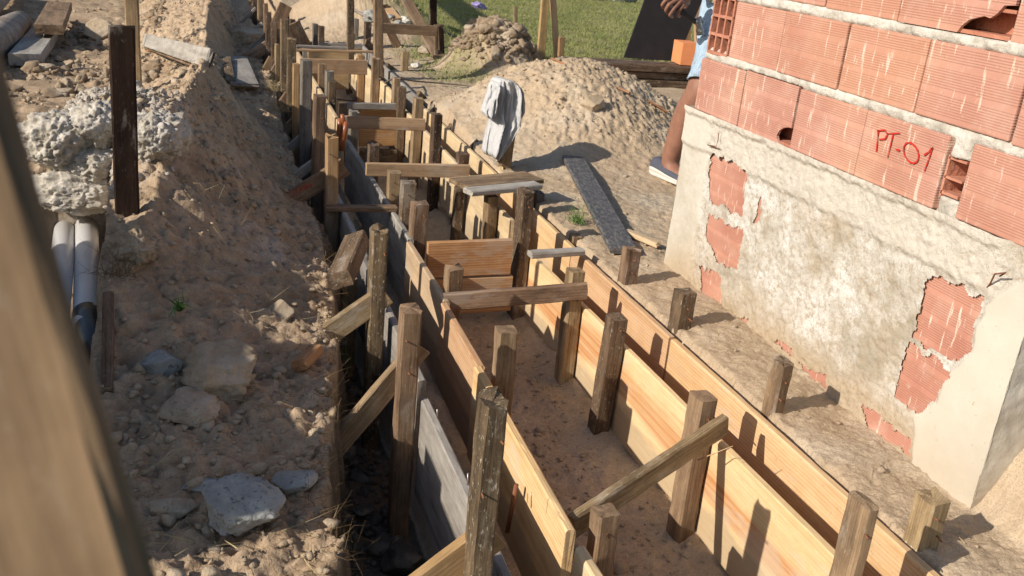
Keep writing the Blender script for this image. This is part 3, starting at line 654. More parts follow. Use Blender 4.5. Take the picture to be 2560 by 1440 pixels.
G5 = 'form boards lining the trench'
def fboard(xf0, xf1, y0, y1, z0, z1, mat, label, hgt=.30, t=.024):
    """vertical form board, face at x = xf, top edge from (y0, z0) to (y1, z1)"""
    return plank('form_board', label, 'board', (xf0+t/2, y0, z0-hgt/2), (xf1+t/2, y1, z1-hgt/2), hgt, t, (0, 0, 1), mat, G5, ragged=.002, rough=.5)
fboard(1.45, 1.436, .9, 2.47, .0, .002, M_PINE, 'nearest bright pine board of the rightmost line, with a knot')
fboard(1.434, 1.436, 2.48, 3.36, .004, .0, M_PINE, 'bright pine board of the rightmost line beside the squat brown stake')
fboard(1.437, 1.44, 3.37, 4.72, .0, .01, M_PINE, 'pine board of the rightmost line behind the two loose planks')
fboard(1.44, 1.44, 4.73, 6.20, .012, .012, M_CREAM, 'cream board of the rightmost line in front of the hanging shirt')
fboard(1.44, 1.44, 6.22, 8.8, .04, .07, M_GREYW, 'greyish far board of the rightmost line')
fboard(1.281, 1.285, .9, 3.42, .0, -.048, M_PINER, 'long near board with a red stripe in the second line from the right', hgt=.31)
fboard(1.285, 1.285, 3.72, 4.66, .006, .01, M_CREAM, 'cream board in the second line from the right with its sawn end showing')
fboard(1.287, 1.285, 4.67, 6.1, .01, .02, M_CREAM, 'cream board in the second line from the right behind the long tie')
fboard(1.285, 1.285, 6.12, 8.7, .06, .05, M_CREAM, 'farthest pale board in the second line from the right')
fboard(.745, .738, .9, 1.52, -.012, -.012, M_CREAM, 'nearest cream board of the second line from the left')
fboard(.731, .748, 1.56, 2.36, .0, .0, M_PINE, 'pine board of the second line from the left beside the notched stake')
fboard(.76, .765, 2.37, 2.84, -.005, .0, M_PINE, 'short pine board of the second line from the left at the near tie end')
fboard(.776, .779, 2.85, 3.47, .0, .0, M_CREAM, 'cream board of the second line from the left beside the dark rough stake')
fboard(.792, .795, 3.50, 5.2, .0, .002, M_GREYW, 'bluish grey knotted board of the second line from the left below the handsaw')
fboard(.795, .795, 5.4, 7.0, .03, .06, M_CREAM, 'bright cream board of the second line from the left beyond the handsaw')
fboard(.797, .84, 7.02, 9.6, .065, .06, M_CREAM, 'farthest cream board of the second line from the left')
fboard(.84, .90, 9.62, 13, .06, .06, M_CREAM, 'pale board of the left form far up the narrow trench')
fboard(.548, .552, .9, 2.19, .0, .0, M_GREYW, 'nearest grey weathered board of the leftmost line, with nails on top')
fboard(.563, .572, 2.27, 3.3, .01, .0, M_GREYW, 'grey board of the leftmost line behind the dark rough stake')
fboard(.58, .59, 3.32, 4.75, .0, .0, M_GREYW, 'shaded grey board of the leftmost line below the marked brace')
fboard(.59, .60, 4.77, 7.2, .02, .03, M_AGED2, 'dark board of the leftmost line behind the tall mouldy stake')
fboard(.61, .70, 7.22, 11.5, .03, .04, M_AGED2, 'farthest board of the leftmost line')

# ---- ties and cross boards
G6 = 'ties nailed across the forms'
def tie(l, r, y, hpx, mat, label, t=.022, y1=None):
    """board on edge across the trench; l, r = top corners of its near face; hpx = height in metres"""
    A = ony(*l, y); B = ony(*r, y1 if y1 else y)
    return plank('tie_board', label, 'board', A+Vector((0, t/2, -hpx/2)), B+Vector((0, t/2, -hpx/2)), hpx, t, (0, 0, 1), mat, G6, rough=.7, ragged=.003)
tie((1113, 737), (1472, 709), 2.87, .062, M_AGED2, 'brown tie nailed across two stakes in front of the deep cross board', y1=2.80)
tie((917, 408), (1175, 413), 4.30, .065, M_TAN, 'long tan tie on edge just beyond the loose planks')
tie((853, 290), (1065, 298), 5.12, .068, M_TAN, 'two-tone orange tie behind the grey nail-pocked stake', y1=5.06)
tie((868, 257), (990, 259), 5.62, .04, M_GREYW, 'grey thin tie above the middle cross panel')
tie((751, 146), (919, 151), 6.95, .105, M_TAN, 'orange-brown wide tie in front of the far cross panel', y1=6.95)
tie((741, 122), (935, 127), 7.60, .02, M_TAN, 'thin pale batten lying across the far cross panel')
tie((741, 112), (868, 118), 7.9, .022, M_GREYW, 'thin grey batten leaning left of the far ties')
tie((797, 107), (905, 110), 8.6, .085, M_GREYW, 'farthest grey tie at the end of the wide trench')
tie((750, 117), (905, 121), 8.2, .03, M_AGED2, 'sawn-edged batten between the farthest ties')
def panel(l, r, y, h, mat, label): 
    A = ony(*l, y); B = ony(*r, y)
    return plank('cross_board', label, 'board', A+Vector((0, .012, -h/2)), B+Vector((0, .012, -h/2)), h, .024, (0, 0, 1), mat, 'deep boards closing the trench', rough=.4, ragged=.002)
panel((1072, 607), (1283, 599), 3.40, .15, M_ORNG, 'upper orange board closing the trench at the tall thick stake')
panel((1078, 700), (1283, 690), 3.404, .155, M_ORNG, 'lower knotted orange board closing the trench under the upper one')
panel((900, 272), (992, 272), 5.66, .23, M_ORNG, 'wide board closing the trench behind the two-tone tie')
panel((900, 372), (992, 374), 5.67, .09, M_AGED, 'dark low board on the trench floor behind the two-tone tie')
panel((772, 126), (873, 128), 7.66, .30, M_TAN, 'golden far board closing the wide trench')
plank('tie_board', 'narrow batten lying flat over the two left boards', 'board', onz(812, 520, .01), onz(990, 521, .01), .05, .022, (0, 1, 0), M_AGED2, G6)
plank('tie_board', 'short weathered batten lying flat over the two right boards', 'board', onz(1325, 636, .03), onz(1456, 628, .03), .05, .022, (0, 1, 0), M_GREYW, G6)
plank('diagonal_tie', 'long diagonal tie rising from the left form to the paint-spotted stake', 'board', onx(1427, 1318, .78), onx(1809, 1062, 1.285), .062, .026, (0, 0, 1), M_AGED2, G6)
plank('loose_plank', 'wide brown plank resting flat across stake tops by the shirt post', 'plank', onz(1146, 461, .115), onz(1334, 443, .115), .155, .02, (0, 1, 0), M_AGED2, 'loose planks across the stakes', rough=.7)
plank('loose_plank', 'narrow pale plank lying over the near edge of the wide brown plank', 'plank', onz(1170, 480, .125), onz(1344, 463, .125), .075, .022, (.15, 1, 0), M_GREYW, 'loose planks across the stakes', rough=.7)
plank('loose_plank', 'short plank end poking out under the wide brown plank', 'plank', onz(1136, 458, .095), onz(1260, 446, .095), .13, .018, (0, 1, 0), M_CREAM, 'loose planks across the stakes', rough=.7)

# ---- braces
G7 = 'braces between stakes and trench sides'
def brace(a, b, y, wd, mat, label, t=.024, cat='brace', dy=0):
    """a = low end, b = high end of its upper edge, in the plane y"""
    A = ony(*a, y); B = ony(*b, y+dy); d = (B-A).normalized(); A = A-d*(.16 if wd < .095 and y > 3.9 else .05); B = B+d*.05*(wd < .08); n = Vector((0, 0, 1)); n = (n-d*n.dot(d)).normalized()
    return plank('brace', label, cat, A-n*wd/2, B-n*wd/2, wd, t, (0, 0, 1), mat, G7, rough=.8)
BR1 = brace((700, 488), (826, 412), 3.985, .078, M_AGED2, 'dark brace with smudged red writing, running to the pale tan stake')
brace((790, 1135), (1002, 886), 2.19, .066, M_AGED2, 'long brown brace from the trench side up to the brown square-topped stake', dy=.05)
brace((990, 1470), (1160, 1342), 1.47, .075, M_GOLD, 'pale-topped brace at the bottom edge, leaning on the thick dark speckled stake')
brace((826, 800), (915, 738), 2.66, .07, M_AGED2, 'short brown brace with jagged end wedged behind the dark rough stake')
plank('brace', 'fat tilted stub of brown wood beside the dark rough stake', 'brace', onx(850, 700, .41), onx(893, 600, .50), .075, .055, (0, 1, 0), M_AGED, G7)
plank('wooden_stake', 'short block-topped stake behind the fat tilted stub', 'stake', (.515, 3.2, -.43), (.515, 3.2, -.04), .055, .05, (1, 0, 0), M_AGED2)
for i, (a, b, y, wd, m) in enumerate([((749, 420), (780, 397), 4.45, .045, M_GREYW), ((722, 359), (748, 336), 5.05, .045, M_GREYW), ((705, 318), (733, 290), 5.58, .055, M_AGED2), ((686, 266), (713, 228), 5.97, .085, M_AGED2), ((672, 227), (696, 206), 6.5, .05, M_AGED2), ((669, 190), (685, 160), 7.02, .08, M_AGED2), ((653, 174), (672, 139), 7.45, .08, M_AGED2), ((592, 144), (662, 102), 8.05, .09, M_AGED2), ((643, 101), (655, 90), 8.5, .04, M_GREYW), ((628, 72), (643, 62), 9.2, .03, M_GREYW), ((612, 42), (628, 26), 10.3, .03, M_GREYW), ((612, 29), (622, 18), 11, .03, M_GREYW)]):
    brace(a, b, y, wd, m, f'{"pale" if m is M_GREYW else "tan"} {"wide" if wd > .06 else "narrow"} brace against the left stakes, {ORD[i]} {"to" if i == 0 else "from"} the handsaw going away')
def rbrace(a, b, c, x0, x1, label, wd=.075, mat=M_AGED):
    A = onx(*a, x0); B = onx(*c, x1); 
    return plank('brace', label, 'brace', B, A, wd, .024, (0, 0, 1), mat, G7, rough=.7)
rbrace((1120, 322), 0, (1168, 362), 1.47, 1.62, 'sloping brace with pale sawn end left of the low dark stake')
rbrace((1078, 272), 0, (1114, 318), 1.47, 1.62, 'sloping brace with pale sawn end beside the square dark-faced stake')
rbrace((1043, 238), 0, (1078, 275), 1.47, 1.60, 'sloping brace with pale sawn end above the brown sawn stake')
rbrace((966, 168), 0, (985, 182), 1.47, 1.58, 'small sloping brace near the lone tan stake')
rbrace((911, 108), 0, (931, 122), 1.47, 1.56, 'small sloping brace at the foot of the tall square post')
rbrace((1174, 365), 0, (1240, 440), 1.48, 1.62, 'dark shaded brace running to the shirt post', .12)
rbrace((1251, 428), 0, (1262, 436), 1.50, 1.60, 'short pale-ended brace against the foot of the shirt post', .05, M_CREAM)

# ---- red writing
def ribbon(name, strokes, plane, wid, mat, parent, th=.0012):
    V = []; Fc = []
    for st in strokes:
        P = [plane(*p) for p in st]
        P = [P[0]]+[q for i in range(1, len(P)) for q in [P[i-1].lerp(P[i], t) for t in (.33, .66, 1)]]
        n = len(P); nrm = plane.n
        for i, q in enumerate(P):
            d = (P[min(i+1, n-1)]-P[max(i-1, 0)]).normalized(); s = d.cross(nrm).normalized()*wid*.5*(.5+.85*random.random())
            V += [q-s+nrm*th, q+s+nrm*th]
        b = len(V)-2*n
        Fc += [(b+2*i, b+2*i+1, b+2*i+3, b+2*i+2) for i in range(n-1)]
    o = mesh(name, [tuple(v) for v in V], Fc, mat)
    o.parent = parent; o.matrix_parent_inverse = Matrix.LocRotScale(parent.location, parent.rotation_euler, None).inverted() if parent.type != 'MESH' else parent.matrix_world.inverted()
    return o
class PlaneY:
    def __init__(s, y): s.y = y; s.n = Vector((0, -1, 0))
    def __call__(s, px, py): return ony(px, py, s.y)
class PlaneX:
    def __init__(s, x): s.x = x; s.n = Vector((-1, 0, 0))
    def __call__(s, px, py): return onx(px, py, s.x)
bpy.context.view_layer.update()
random.seed(4)
ribbon('red_writing', [[(735, 486), (733, 478), (742, 474), (744, 482), (736, 485)], [(748, 487), (751, 468)], [(750, 470), (759, 465)], [(750, 476), (756, 473)], [(762, 471), (759, 465), (763, 462), (767, 466), (766, 473), (762, 471)], [(774, 455), (770, 463), (774, 471), (780, 468), (778, 461), (771, 465)]], PlaneY(3.972), .003, M_RED, BR1, .001)
q = onz(1082, 1045, 0); rod('nail', 'bent nail standing in the grey board edge near the brown square-topped stake', q+Vector((.012, 0, -.01)), q+Vector((.010, 0, .025)), .0018, M_STEEL, 'nail')
q = onz(1156, 1215, 0); rod('nail', 'nail standing in the grey board edge beside the thick dark speckled stake', q+Vector((.012, 0, -.01)), q+Vector((.012, .004, .03)), .0018, M_STEEL, 'nail')
q = onz(1325, 1260, 0); rod('nail', 'thin nail in the top of the second board line near the rusty rod', q+Vector((.004, 0, -.01)), q+Vector((.0, .0, .03)), .0012, M_STEEL, 'nail')
rod('iron_rod', 'short rusty iron rod driven between the two left boards', onx(1268, 1330, .705), onx(1291, 1212, .71), .006, M_RUST, 'rod')
# splinter on the diagonal tie
rod('splinter', 'pale splinter sticking out under the diagonal tie', onx(1745, 1150, 1.2), onx(1832, 1115, 1.24), [.002, .0008], M_PINE, 'splinter', 5)

# ------------------------------------------------------------------ hollow-block wall on its foundation
XW = 1.76
wall = empty('block_wall', (XW, 2.3, 0)); tag(wall, 'red hollow clay block wall on a pale plastered foundation, marked in red paint', 'wall')
def wmesh(name, V, Fc, mat, smooth=False):
    o = mesh(name, np.asarray(V, float)-np.array([0, 2.3, 0])*0, Fc, mat, None, smooth); o.parent = wall
    o.matrix_parent_inverse = Matrix.Translation((XW, 2.3, 0)).inverted(); return o
def boxes(L):
    V = []; Fc = []
    for (x0, x1, y0, y1, z0, z1) in L:
        b = len(V); c = .003
        for z in (z0, z1):
            for (x, y) in ((x0, y0), (x1, y0), (x1, y1), (x0, y1)): V.append((x, y, z))
        Fc += [tuple(b+i for i in f) for f in ((0, 1, 2, 3)[::-1], (4, 5, 6, 7), (0, 1, 5, 4), (1, 2, 6, 5), (2, 3, 7, 6), (3, 0, 4, 7))]
    return V, Fc
r_ = random.Random(3)
blocks = []
def rowb(z, ys, skip=()):
    for i in range(len(ys)-1):
        if i in skip: continue
        a, b = ys[i], ys[i+1]; dx = r_.uniform(-.003, .004); dz = r_.uniform(-.003, .003)
        blocks.append((XW+dx, XW+.14+dx, b+.003+r_.uniform(0, .002), a-.003, z+dz, z+.185+dz))
rowb(.622, [3.134, 2.823, 2.509, 2.18, 1.855], skip=(1,))
rowb(.622, [1.782, 1.488])
rowb(.835, [2.962, 2.656, 2.333, 2.004, 1.679, 1.49])
rowb(1.05, [3.12, 2.80, 2.47, 2.146, 1.764, 1.49], skip=(3,))
rowb(1.265, [3.13, 2.96, 2.64, 2.32, 2.0, 1.68, 1.49])
V, Fc = boxes(blocks); bw = wmesh('blockwork', V, Fc, M_BLOCK)
tt = np.repeat(np.random.default_rng(11).uniform(0, 1, (len(blocks), 3)), 8, axis=0)**2; attr(bw, 'tone', tt)
bv = bw.modifiers.new('bevel', 'BEVEL'); bv.width = .004; bv.segments = 2
def plate(poly, x, th):
    """flat clay shell following an outline (y,z)"""
    n = len(poly); bm = bmesh.new(); vs = [bm.verts.new((x, p[0], p[1])) for p in poly]; f = bm.faces.new(vs)
    r = bmesh.ops.extrude_face_region(bm, geom=[f]); bmesh.ops.translate(bm, verts=[v for v in r['geom'] if isinstance(v, bmesh.types.BMVert)], vec=(th, 0, 0))
    bmesh.ops.recalc_face_normals(bm, faces=bm.faces); bmesh.ops.triangulate(bm, faces=[q for q in bm.faces if len(q.verts) > 4])
    V = [tuple(v.co) for v in bm.verts]; bm.verts.index_update(); Fc = [tuple(v.index for v in q.verts) for q in bm.faces]; bm.free(); return V, Fc
def shell(y0, y1, z0, z1, notch, name):
    """broken hollow block: front shell with its missing part, webs and back"""
    V, Fc = plate(notch, XW, .009); o = wmesh(name, V, Fc, M_BLOCK)
    L = [(XW+.009, XW+.14, y0, y1, z0, z0+.009), (XW+.009, XW+.14, y0, y1, z1-.009, z1), (XW+.13, XW+.14, y0, y1, z0+.009, z1-.009)]
    for k in (1, 2): zz = z0+k*(z1-z0)/3; L.append((XW+.009, XW+.13, y0, y1, zz-.004, zz+.004))
    L += [(XW+.065, XW+.071, y0, y1, z0+.01, z0+(z1-z0)/3-.005), (XW+.065, XW+.071, y0, y1, z0+(z1-z0)/3+.005, z0+2*(z1-z0)/3-.005)]
    V, Fc = boxes(L); wmesh('block_webs', V, Fc, M_BLOCKI)
shell(2.513, 2.819, .622, .812, [(2.819, .622), (2.819, .812), (2.513, .812), (2.513, .685), (2.528, .684), (2.552, .678), (2.574, .664), (2.583, .645), (2.577, .634), (2.56, .628), (2.545, .622)], 'broken_block')
shell(1.768, 2.142, 1.05, 1.24, [(2.142, 1.05), (2.142, 1.24), (1.768, 1.24), (1.768, 1.128), (1.80, 1.125), (1.815, 1.105), (1.832, 1.093), (1.852, 1.096), (1.872, 1.09), (1.895, 1.083), (1.915, 1.066), (1.925, 1.05)], 'broken_block')
# stub of a hollow block with two open cells between the marked block and its neighbour
V, Fc = boxes([(XW+.004, XW+.13, 1.79, 1.85, .668, .676), (XW+.004, XW+.13, 1.79, 1.85, .708, .714), (XW+.004, XW+.13, 1.79, 1.85, .756, .762), (XW+.004, XW+.13, 1.846, 1.853, .66, .765), (XW+.09, XW+.1, 1.79, 1.85, .66, .765)]); wmesh('block_webs', V, Fc, M_BLOCKI)
# end-on block with three by three cells
L = []
ya, yb, za, zb2 = 2.969, 3.107, .835, 1.025
for k in range(4):
    zz = za+k*(zb2-za)/3; L.append((XW, XW+.28, ya, yb, zz-.005, zz+.005))
for k in range(4):
    yy = ya+k*(yb-ya)/3
    for j in range(3): z1 = za+j*(zb2-za)/3+.0052; L.append((XW+.0006, XW+.28, yy-.0045, yy+.0045, z1, z1+(zb2-za)/3-.0104))
L.append((XW+.13, XW+.14, ya+.005, yb-.005, za+.006, zb2-.006))
V, Fc = boxes(L); o = wmesh('open_block_end', V, Fc, M_BLOCKI)
# mortar
my = np.arange(1.50, 3.115, .0055); mz = np.arange(.612, 1.46, .0055); MY, MZ = np.meshgrid(my, mz); MY = MY.ravel(); MZ = MZ.ravel()
cen = [.822, 1.0365, 1.25]; joint = np.zeros_like(MZ)
for c in cen: joint = np.maximum(joint, np.exp(-((MZ-c+.003*fbm(MY*9, 3+c, s=99)+.0)/.0185)**4))
gap = (MY > 1.785)*(MY < 1.85)*(MZ < .84)
vj = gap*np.exp(-((MY-1.815)/.05)**2)*((MZ < .665) | (MZ > .765) | (MY > 1.852))
nn = fbm(MY*30, MZ*30, s=101, o=5, g=.65)+.5*fbm(MY*7, MZ*7, s=102); mx = XW+.019-.020*np.maximum(joint, vj)-.016*nn*np.maximum(joint, vj)+.004*nn
mx = np.where(gap & (MZ > .665) & (MZ < .765), XW+.11, mx)
hole = ((MY > 2.5) & (MY < 2.83) & (MZ < .812)) | ((MY > 1.765) & (MY < 2.15) & (MZ > 1.05) & (MZ < 1.24)) | ((MY > 2.965) & (MZ > .85) & (MZ < 1.02))
mx = np.where(hole, XW+.132, mx)
wmesh('mortar', np.stack([mx, MY, MZ], 1), gridfaces(len(mz), len(my))[:, ::-1].copy(), M_MORT, True)
# foundation face
py_ = np.arange(1.49, 3.17, .0045); pz_ = np.arange(-.10, .63, .0045); PY, PZ = np.meshgrid(py_, pz_); PY = PY.ravel(); PZ = PZ.ravel()
n1 = fbm(PY*22, PZ*22, s=111, o=5, g=.6); n0 = fbm(PY*4, PZ*4, s=112)
beam = sm(.478, .500, PZ+.008*fbm(PY*14, 1, s=114)+.004*n1)*sm(1.58, 1.62, PY)
pierW = np.interp(PZ, [-.1, .0, .1, .17, .26, .34, .46, .53, .6], [1.70, 1.71, 1.735, 1.68, 1.665, 1.62, 1.62, 1.56, 1.5])
pier = 1-sm(-.006, .008, PY-pierW-.014*fbm(PY*20, PZ*20, s=115, o=4))
farp = sm(2.965, 2.985, PY+.01*n1)
n3_ = fbm(PY*75, PZ*75, s=116, o=3)
px_ = XW+.003-(.0065*n1+.003*n3_)*(1-pier)*(1-farp*.7)-.004*n0-.009*beam-.005*pier-.006*farp
px_ = px_-beam*.010*sm(.598, .615, PZ+.01*n1)
for (a, b, r) in [((2.29, .24), (2.29, .165), .008), ((1.99, .43), (1.99, .34), .005), ((2.09, .19), (2.10, .11), .006), ((2.92, .30), (2.95, .02), .004), ((2.76, .10), (2.77, .03), .003)]:
    a = np.array(a); b = np.array(b); ab = b-a; t = np.clip(((PY-a[0])*ab[0]+(PZ-a[1])*ab[1])/(ab@ab), 0, 1)
    d = np.hypot(PY-a[0]-t*ab[0]+.006*fbm(PZ*40, 2, s=118), PZ-a[1]-t*ab[1]); px_ = np.minimum(px_+.022*np.exp(-(d/r)**2), XW+.0075)
PATCH = [[(2.62, .42), (2.60, .43), (2.59, .35), (2.615, .33)], [(2.25, .012), (2.10, .03), (2.08, .0), (2.2, -.02)], [(2.965, .495), (2.71, .505), (2.70, .34), (2.935, .325)], [(2.93, .29), (2.68, .30), (2.66, .21), (2.67, .15), (2.80, .135), (2.91, .20)], [(2.91, .08), (2.78, .10), (2.73, .04), (2.72, -.03), (2.87, -.01)],
         [(1.815, .48), (1.66, .475), (1.62, .46), (1.64, .41), (1.62, .35), (1.655, .295), (1.815, .285)], [(1.825, .268), (1.76, .272), (1.66, .268), (1.68, .18), (1.74, .105), (1.83, .105)], [(1.945, .02), (1.92, .045), (1.73, .035), (1.725, -.015), (1.88, -.03)], [(2.67, .0), (2.55, .015), (2.54, -.03)], [(2.40, .02), (2.28, .04), (2.28, .0)]]
def inside(P, Y, Z):
    c = np.zeros(Y.shape, bool); n = len(P)
    for i in range(n):
        (a, b), (c2, d) = P[i], P[(i+1) % n]
        k = ((b > Z) != (d > Z)); c ^= k & (Y < (c2-a)*(Z-b)/((d-b) if abs(d-b) > 1e-9 else 1e-9)+a)
    return c
jy = PY+.022*fbm(PY*26, PZ*26, s=121, o=5, g=.7); jz = PZ+.022*fbm(PY*30+9, PZ*30, s=122, o=3)
pm = np.zeros(PY.shape, bool)
for P in PATCH: pm |= inside(P, jy, jz)
gf = gridfaces(len(pz_), len(py_))[:, ::-1].copy(); keep = pm[gf].sum(1) < 3
ff = wmesh('foundation_plaster', np.stack([px_, PY, PZ], 1), gf[keep], M_PLAST, True)
soilm = sm(.16, -.02, PZ+.09*n0)*(1-.6*pier)
attr(ff, 'mask', np.stack([np.maximum(pier, farp*.8), beam*.85, np.clip(soilm, 0, .85)], 1))
V, Fc = boxes([(XW+.0085, XW+.16, 1.5, 3.16, -.4, .618)]); o = wmesh('foundation_core', V, Fc, M_BLOCKP)
# near and far ends of the foundation
for yy, nm in ((1.49, 'near'), (3.1665, 'far')):
    ax_ = np.arange(XW-.02, XW+.19, .006); az_ = np.arange(-.1, .63, .006); AX, AZ = np.meshgrid(ax_, az_); AX = AX.ravel(); AZ = AZ.ravel()
    AY = yy+.004*fbm(AX*25, AZ*25, s=131)
    AX2 = np.where(AX < XW-.003, XW-.0045+.002*fbm(AZ*30, 1.0, s=3), AX)
    o = wmesh('foundation_end', np.stack([AX2, AY, AZ], 1), gridfaces(len(az_), len(ax_)), M_PLAST, True)
    attr(o, 'mask', np.stack([np.ones(len(AX))*.9, AX*0, sm(.1, -.02, AZ)*.5], 1))
# red mark on the third block
th = [i/14*2*math.pi for i in range(15)]
random.seed(2)
ribbon('red_writing', [[(2196, 326), (2194, 350), (2191, 379)], [(2193, 327), (2213, 325), (2219, 336), (2213, 347), (2198, 349)], [(2217, 334), (2250, 333)], [(2233, 335), (2227, 362), (2219, 394)], [(2239, 373), (2250, 376)], [(2278+18*math.sin(t)-6*math.cos(t), 382-26*math.cos(t)) for t in th], [(2310, 388), (2322, 380), (2332, 368), (2322, 398), (2311, 428)]], PlaneX(XW-.006), .0046, M_RED, wall, .001)
# wire hooks in the foundation
rod('wire_hook', 'bent rusty wire hook sticking out of the cream corner pier', 0, 0, .0022, M_RUST, 'wire', pts=[onx(2462, 728, XW), onx(2476, 708, XW-.012), onx(2487, 685, XW-.03), onx(2515, 682, XW-.03), onx(2500, 690, XW-.02)])
rod('wire_hook', 'thin curled wire on the pale far corner of the foundation', 0, 0, .0015, M_RUST, 'wire', pts=[onx(1797, 332, XW-.02), onx(1795, 352, XW-.025), onx(1790, 366, XW-.02), onx(1768, 362, XW-.02), onx(1800, 372, XW-.02)])

# ------------------------------------------------------------------ rocks
def rock(label, cat, c, sz, seed, mat, name='stone', sub=5, ang=1.0, rot=0, nz=.12, cake=0):
    r = np.random.default_rng(seed); V, Fc = ico(sub)
    rad = np.full(len(V), 1.25)
    for k in range(14):
        n = r.standard_normal(3); n /= np.linalg.norm(n); d = r.uniform(.68, 1.0); q = V@n
        rad = np.where(q > .05, np.minimum(rad, d/np.maximum(q, .05)), rad)
    rad = rad*ang+(1-ang)
    V = V*rad[:, None]*(1+nz*fbm(V[:, 0]*2.5+seed, V[:, 1]*2.5, V[:, 2]*2.5+.01, o=6, s=seed, g=.65)[:, None])
    if cake: V = V*(1+cake*np.abs(fbm(V[:, 0]*4+seed, V[:, 1]*4, V[:, 2]*4+.01, o=2, s=seed+40, g=.5))+.45*cake*np.abs(fbm(V[:, 0]*13+seed, V[:, 1]*13, V[:, 2]*13+.01, o=2, s=seed+44, g=.5))-.1*cake)[:, None]
    V = V*np.array(sz); o = mesh(name, V, Fc.copy(), mat); o.location = c; o.rotation_euler = (r.uniform(-.15, .15), r.uniform(-.15, .15), rot)
    return tag(o, label, cat)
def rk(px, py, z, sz, seed, mat, label, **k): 
    q = hit(px, py, sz[2]*.35) if z > -.2 else onz(px, py, z); rock(label, 'stone', q, sz, seed, mat, **k)
rk(592, 1275, .035, (.072, .085, .045), 5, M_GROCK, 'large pale grey pitted chunk of concrete at the bottom of the left bank', rot=.6, cake=.08, nz=.2)
rk(735, 1208, .015, (.045, .035, .028), 8, M_GROCK, 'small grey stone half sunk in the bank near the trench lip', rot=.4)
rk(505, 1218, .02, (.035, .018, .012), 9, M_GROCK, 'thin grey flake of stone above the large concrete chunk')
rk(440, 1272, .02, (.045, .028, .022), 12, M_TROCK, 'flat brown stone left of the large concrete chunk')
rk(475, 1015, .05, (.060, .055, .032), 14, M_TROCK, 'angular tan stone in the middle of the left bank', rot=.9, cake=.12)
rk(405, 915, .06, (.055, .05, .03), 17, M_GROCK, 'pale bluish stone beside the dark grass tuft', rot=.5)
rk(545, 925, .02, (.10, .12, .06), 19, M_CLOD, 'big block of caked earth on the left bank', nz=.16, cake=.12)
rk(330, 615, .20, (.050, .05, .05), 22, M_CLOD, 'sunlit crumbly clod at the foot of the dark post', nz=.25, cake=.4, ang=.5)
rk(610, 90, .06, (.19, .16, .10), 24, M_CLOD, 'large sunlit clod on the shaded path beside the far left stakes', nz=.2)
rk(1485, 262, .30, (.085, .06, .05), 27, M_CLOD, 'big flat-faced clod on the slope of the main heap', nz=.05, rot=.7)
rk(1000, 1395, -.40, (.055, .05, .05), 31, M_DSTONE, 'dark angular stone on the left trench floor at the bottom of the frame')
rk(950, 1360, -.41, (.035, .03, .025), 33, M_DSTONE, 'smaller dark stone beside the angular one on the left trench floor')
rk(905, 1275, -.41, (.03, .03, .02), 35, M_DSTONE, 'dark stone against the bank side of the left trench')
M_CAKE = mat_mortar('caked_lime', (.30, .26, .20), (.57, .53, .47), 1.0)
rk(205, 478, .22, (.13, .10, .075), 37, M_CAKE, 'rounded caked lump of dried mortar overhanging the pipes', nz=.2, cake=.22, sub=6, ang=.5)
rk(150, 350, .22, (.12, .12, .10), 137, M_CAKE, 'large caked white lump at the left of the lime pile', nz=.2, cake=.22, sub=6, ang=.5)
rk(235, 320, .22, (.11, .12, .09), 138, M_CAKE, 'caked white lump behind the dark post in the lime pile', nz=.2, cake=.22, sub=6, ang=.5)
rk(385, 345, .22, (.10, .12, .09), 139, M_CAKE, 'caked white lump right of the dark post in the lime pile', nz=.2, cake=.22, sub=6, ang=.5)
rk(240, 410, .22, (.11, .09, .08), 140, M_CAKE, 'broad caked white lump low in the lime pile beside the dark post', nz=.2, cake=.22, sub=6, ang=.5)
rk(95, 172, .25, (.12, .07, .035), 39, M_CLOD, 'broad earth block on the sunlit left bank')
rk(170, 165, .30, (.055, .04, .035), 41, M_CLOD, 'square earth block in front of the beams at upper left')
rk(245, 85, .25, (.13, .1, .10), 43, M_CLOD, 'dark shaded boulder left of the upright posts')
rk(700, 780, .06, (.05, .05, .025), 44, M_CLOD, 'low earth lump on the shaded slope of the bank')
for i, (px, py, s, m, nm) in enumerate([(1015, 55, .05, M_CONC, 'pale round stone in the rubble behind the horizontal rail'), (1000, 62, .06, M_GROCK, 'grey stone in the rubble behind the horizontal rail'), (975, 42, .05, M_GROCK, 'grey stone near the small stub post'), (1060, 128, .07, M_TROCK, 'tan stone at the foot of the big diagonal board'), (1040, 165, .05, M_CONC, 'whitish stone on the ground beyond the lone tan stake'), (925, 40, .09, M_GROCK, 'grey slab leaning in the rubble beside the tall posts'), (1010, 48, .04, M_CONC, 'small white stone on top of the rubble')]):
    rk(px, py, .04, (s, s*.9, s*.6), 60+i, m, nm, rot=i)

# ------------------------------------------------------------------ upright posts, props and boards at the back
def vpost(label, a, b, y, wd, th, mat, cat='post', up=(1, 0, 0), y1=None, name='wooden_post', ext=0, down=0, group=None):
    A = ony(*a, y); B = ony(*b, y1 or y); d = (B-A).normalized()
    return plank(name, label, cat, A-d*down, B+d*ext, wd, th, up, mat, group, ragged=.006)
vpost('very dark wet plank post standing on the left bank', (320, 590), (304, 66), 2.95, .069, .028, M_DARKW, down=.12)
plank('wooden_post', 'grey-brown square post just behind the dark plank post, top out of frame', 'post', ony(335, 180, 4.4)+Vector((0, 0, -.25)), ony(326, -60, 4.4), .055, .05, (1, 0, 0), M_AGED2)
vpost('tall square brown post beside the horizontal rail', (946, 145), (944, -80), 7.3, .068, .06, M_AGED2, down=.15)
vpost('tall square dark post left of the rubble', (876, 108), (876, -60), 7.9, .055, .055, M_AGED, down=.15)
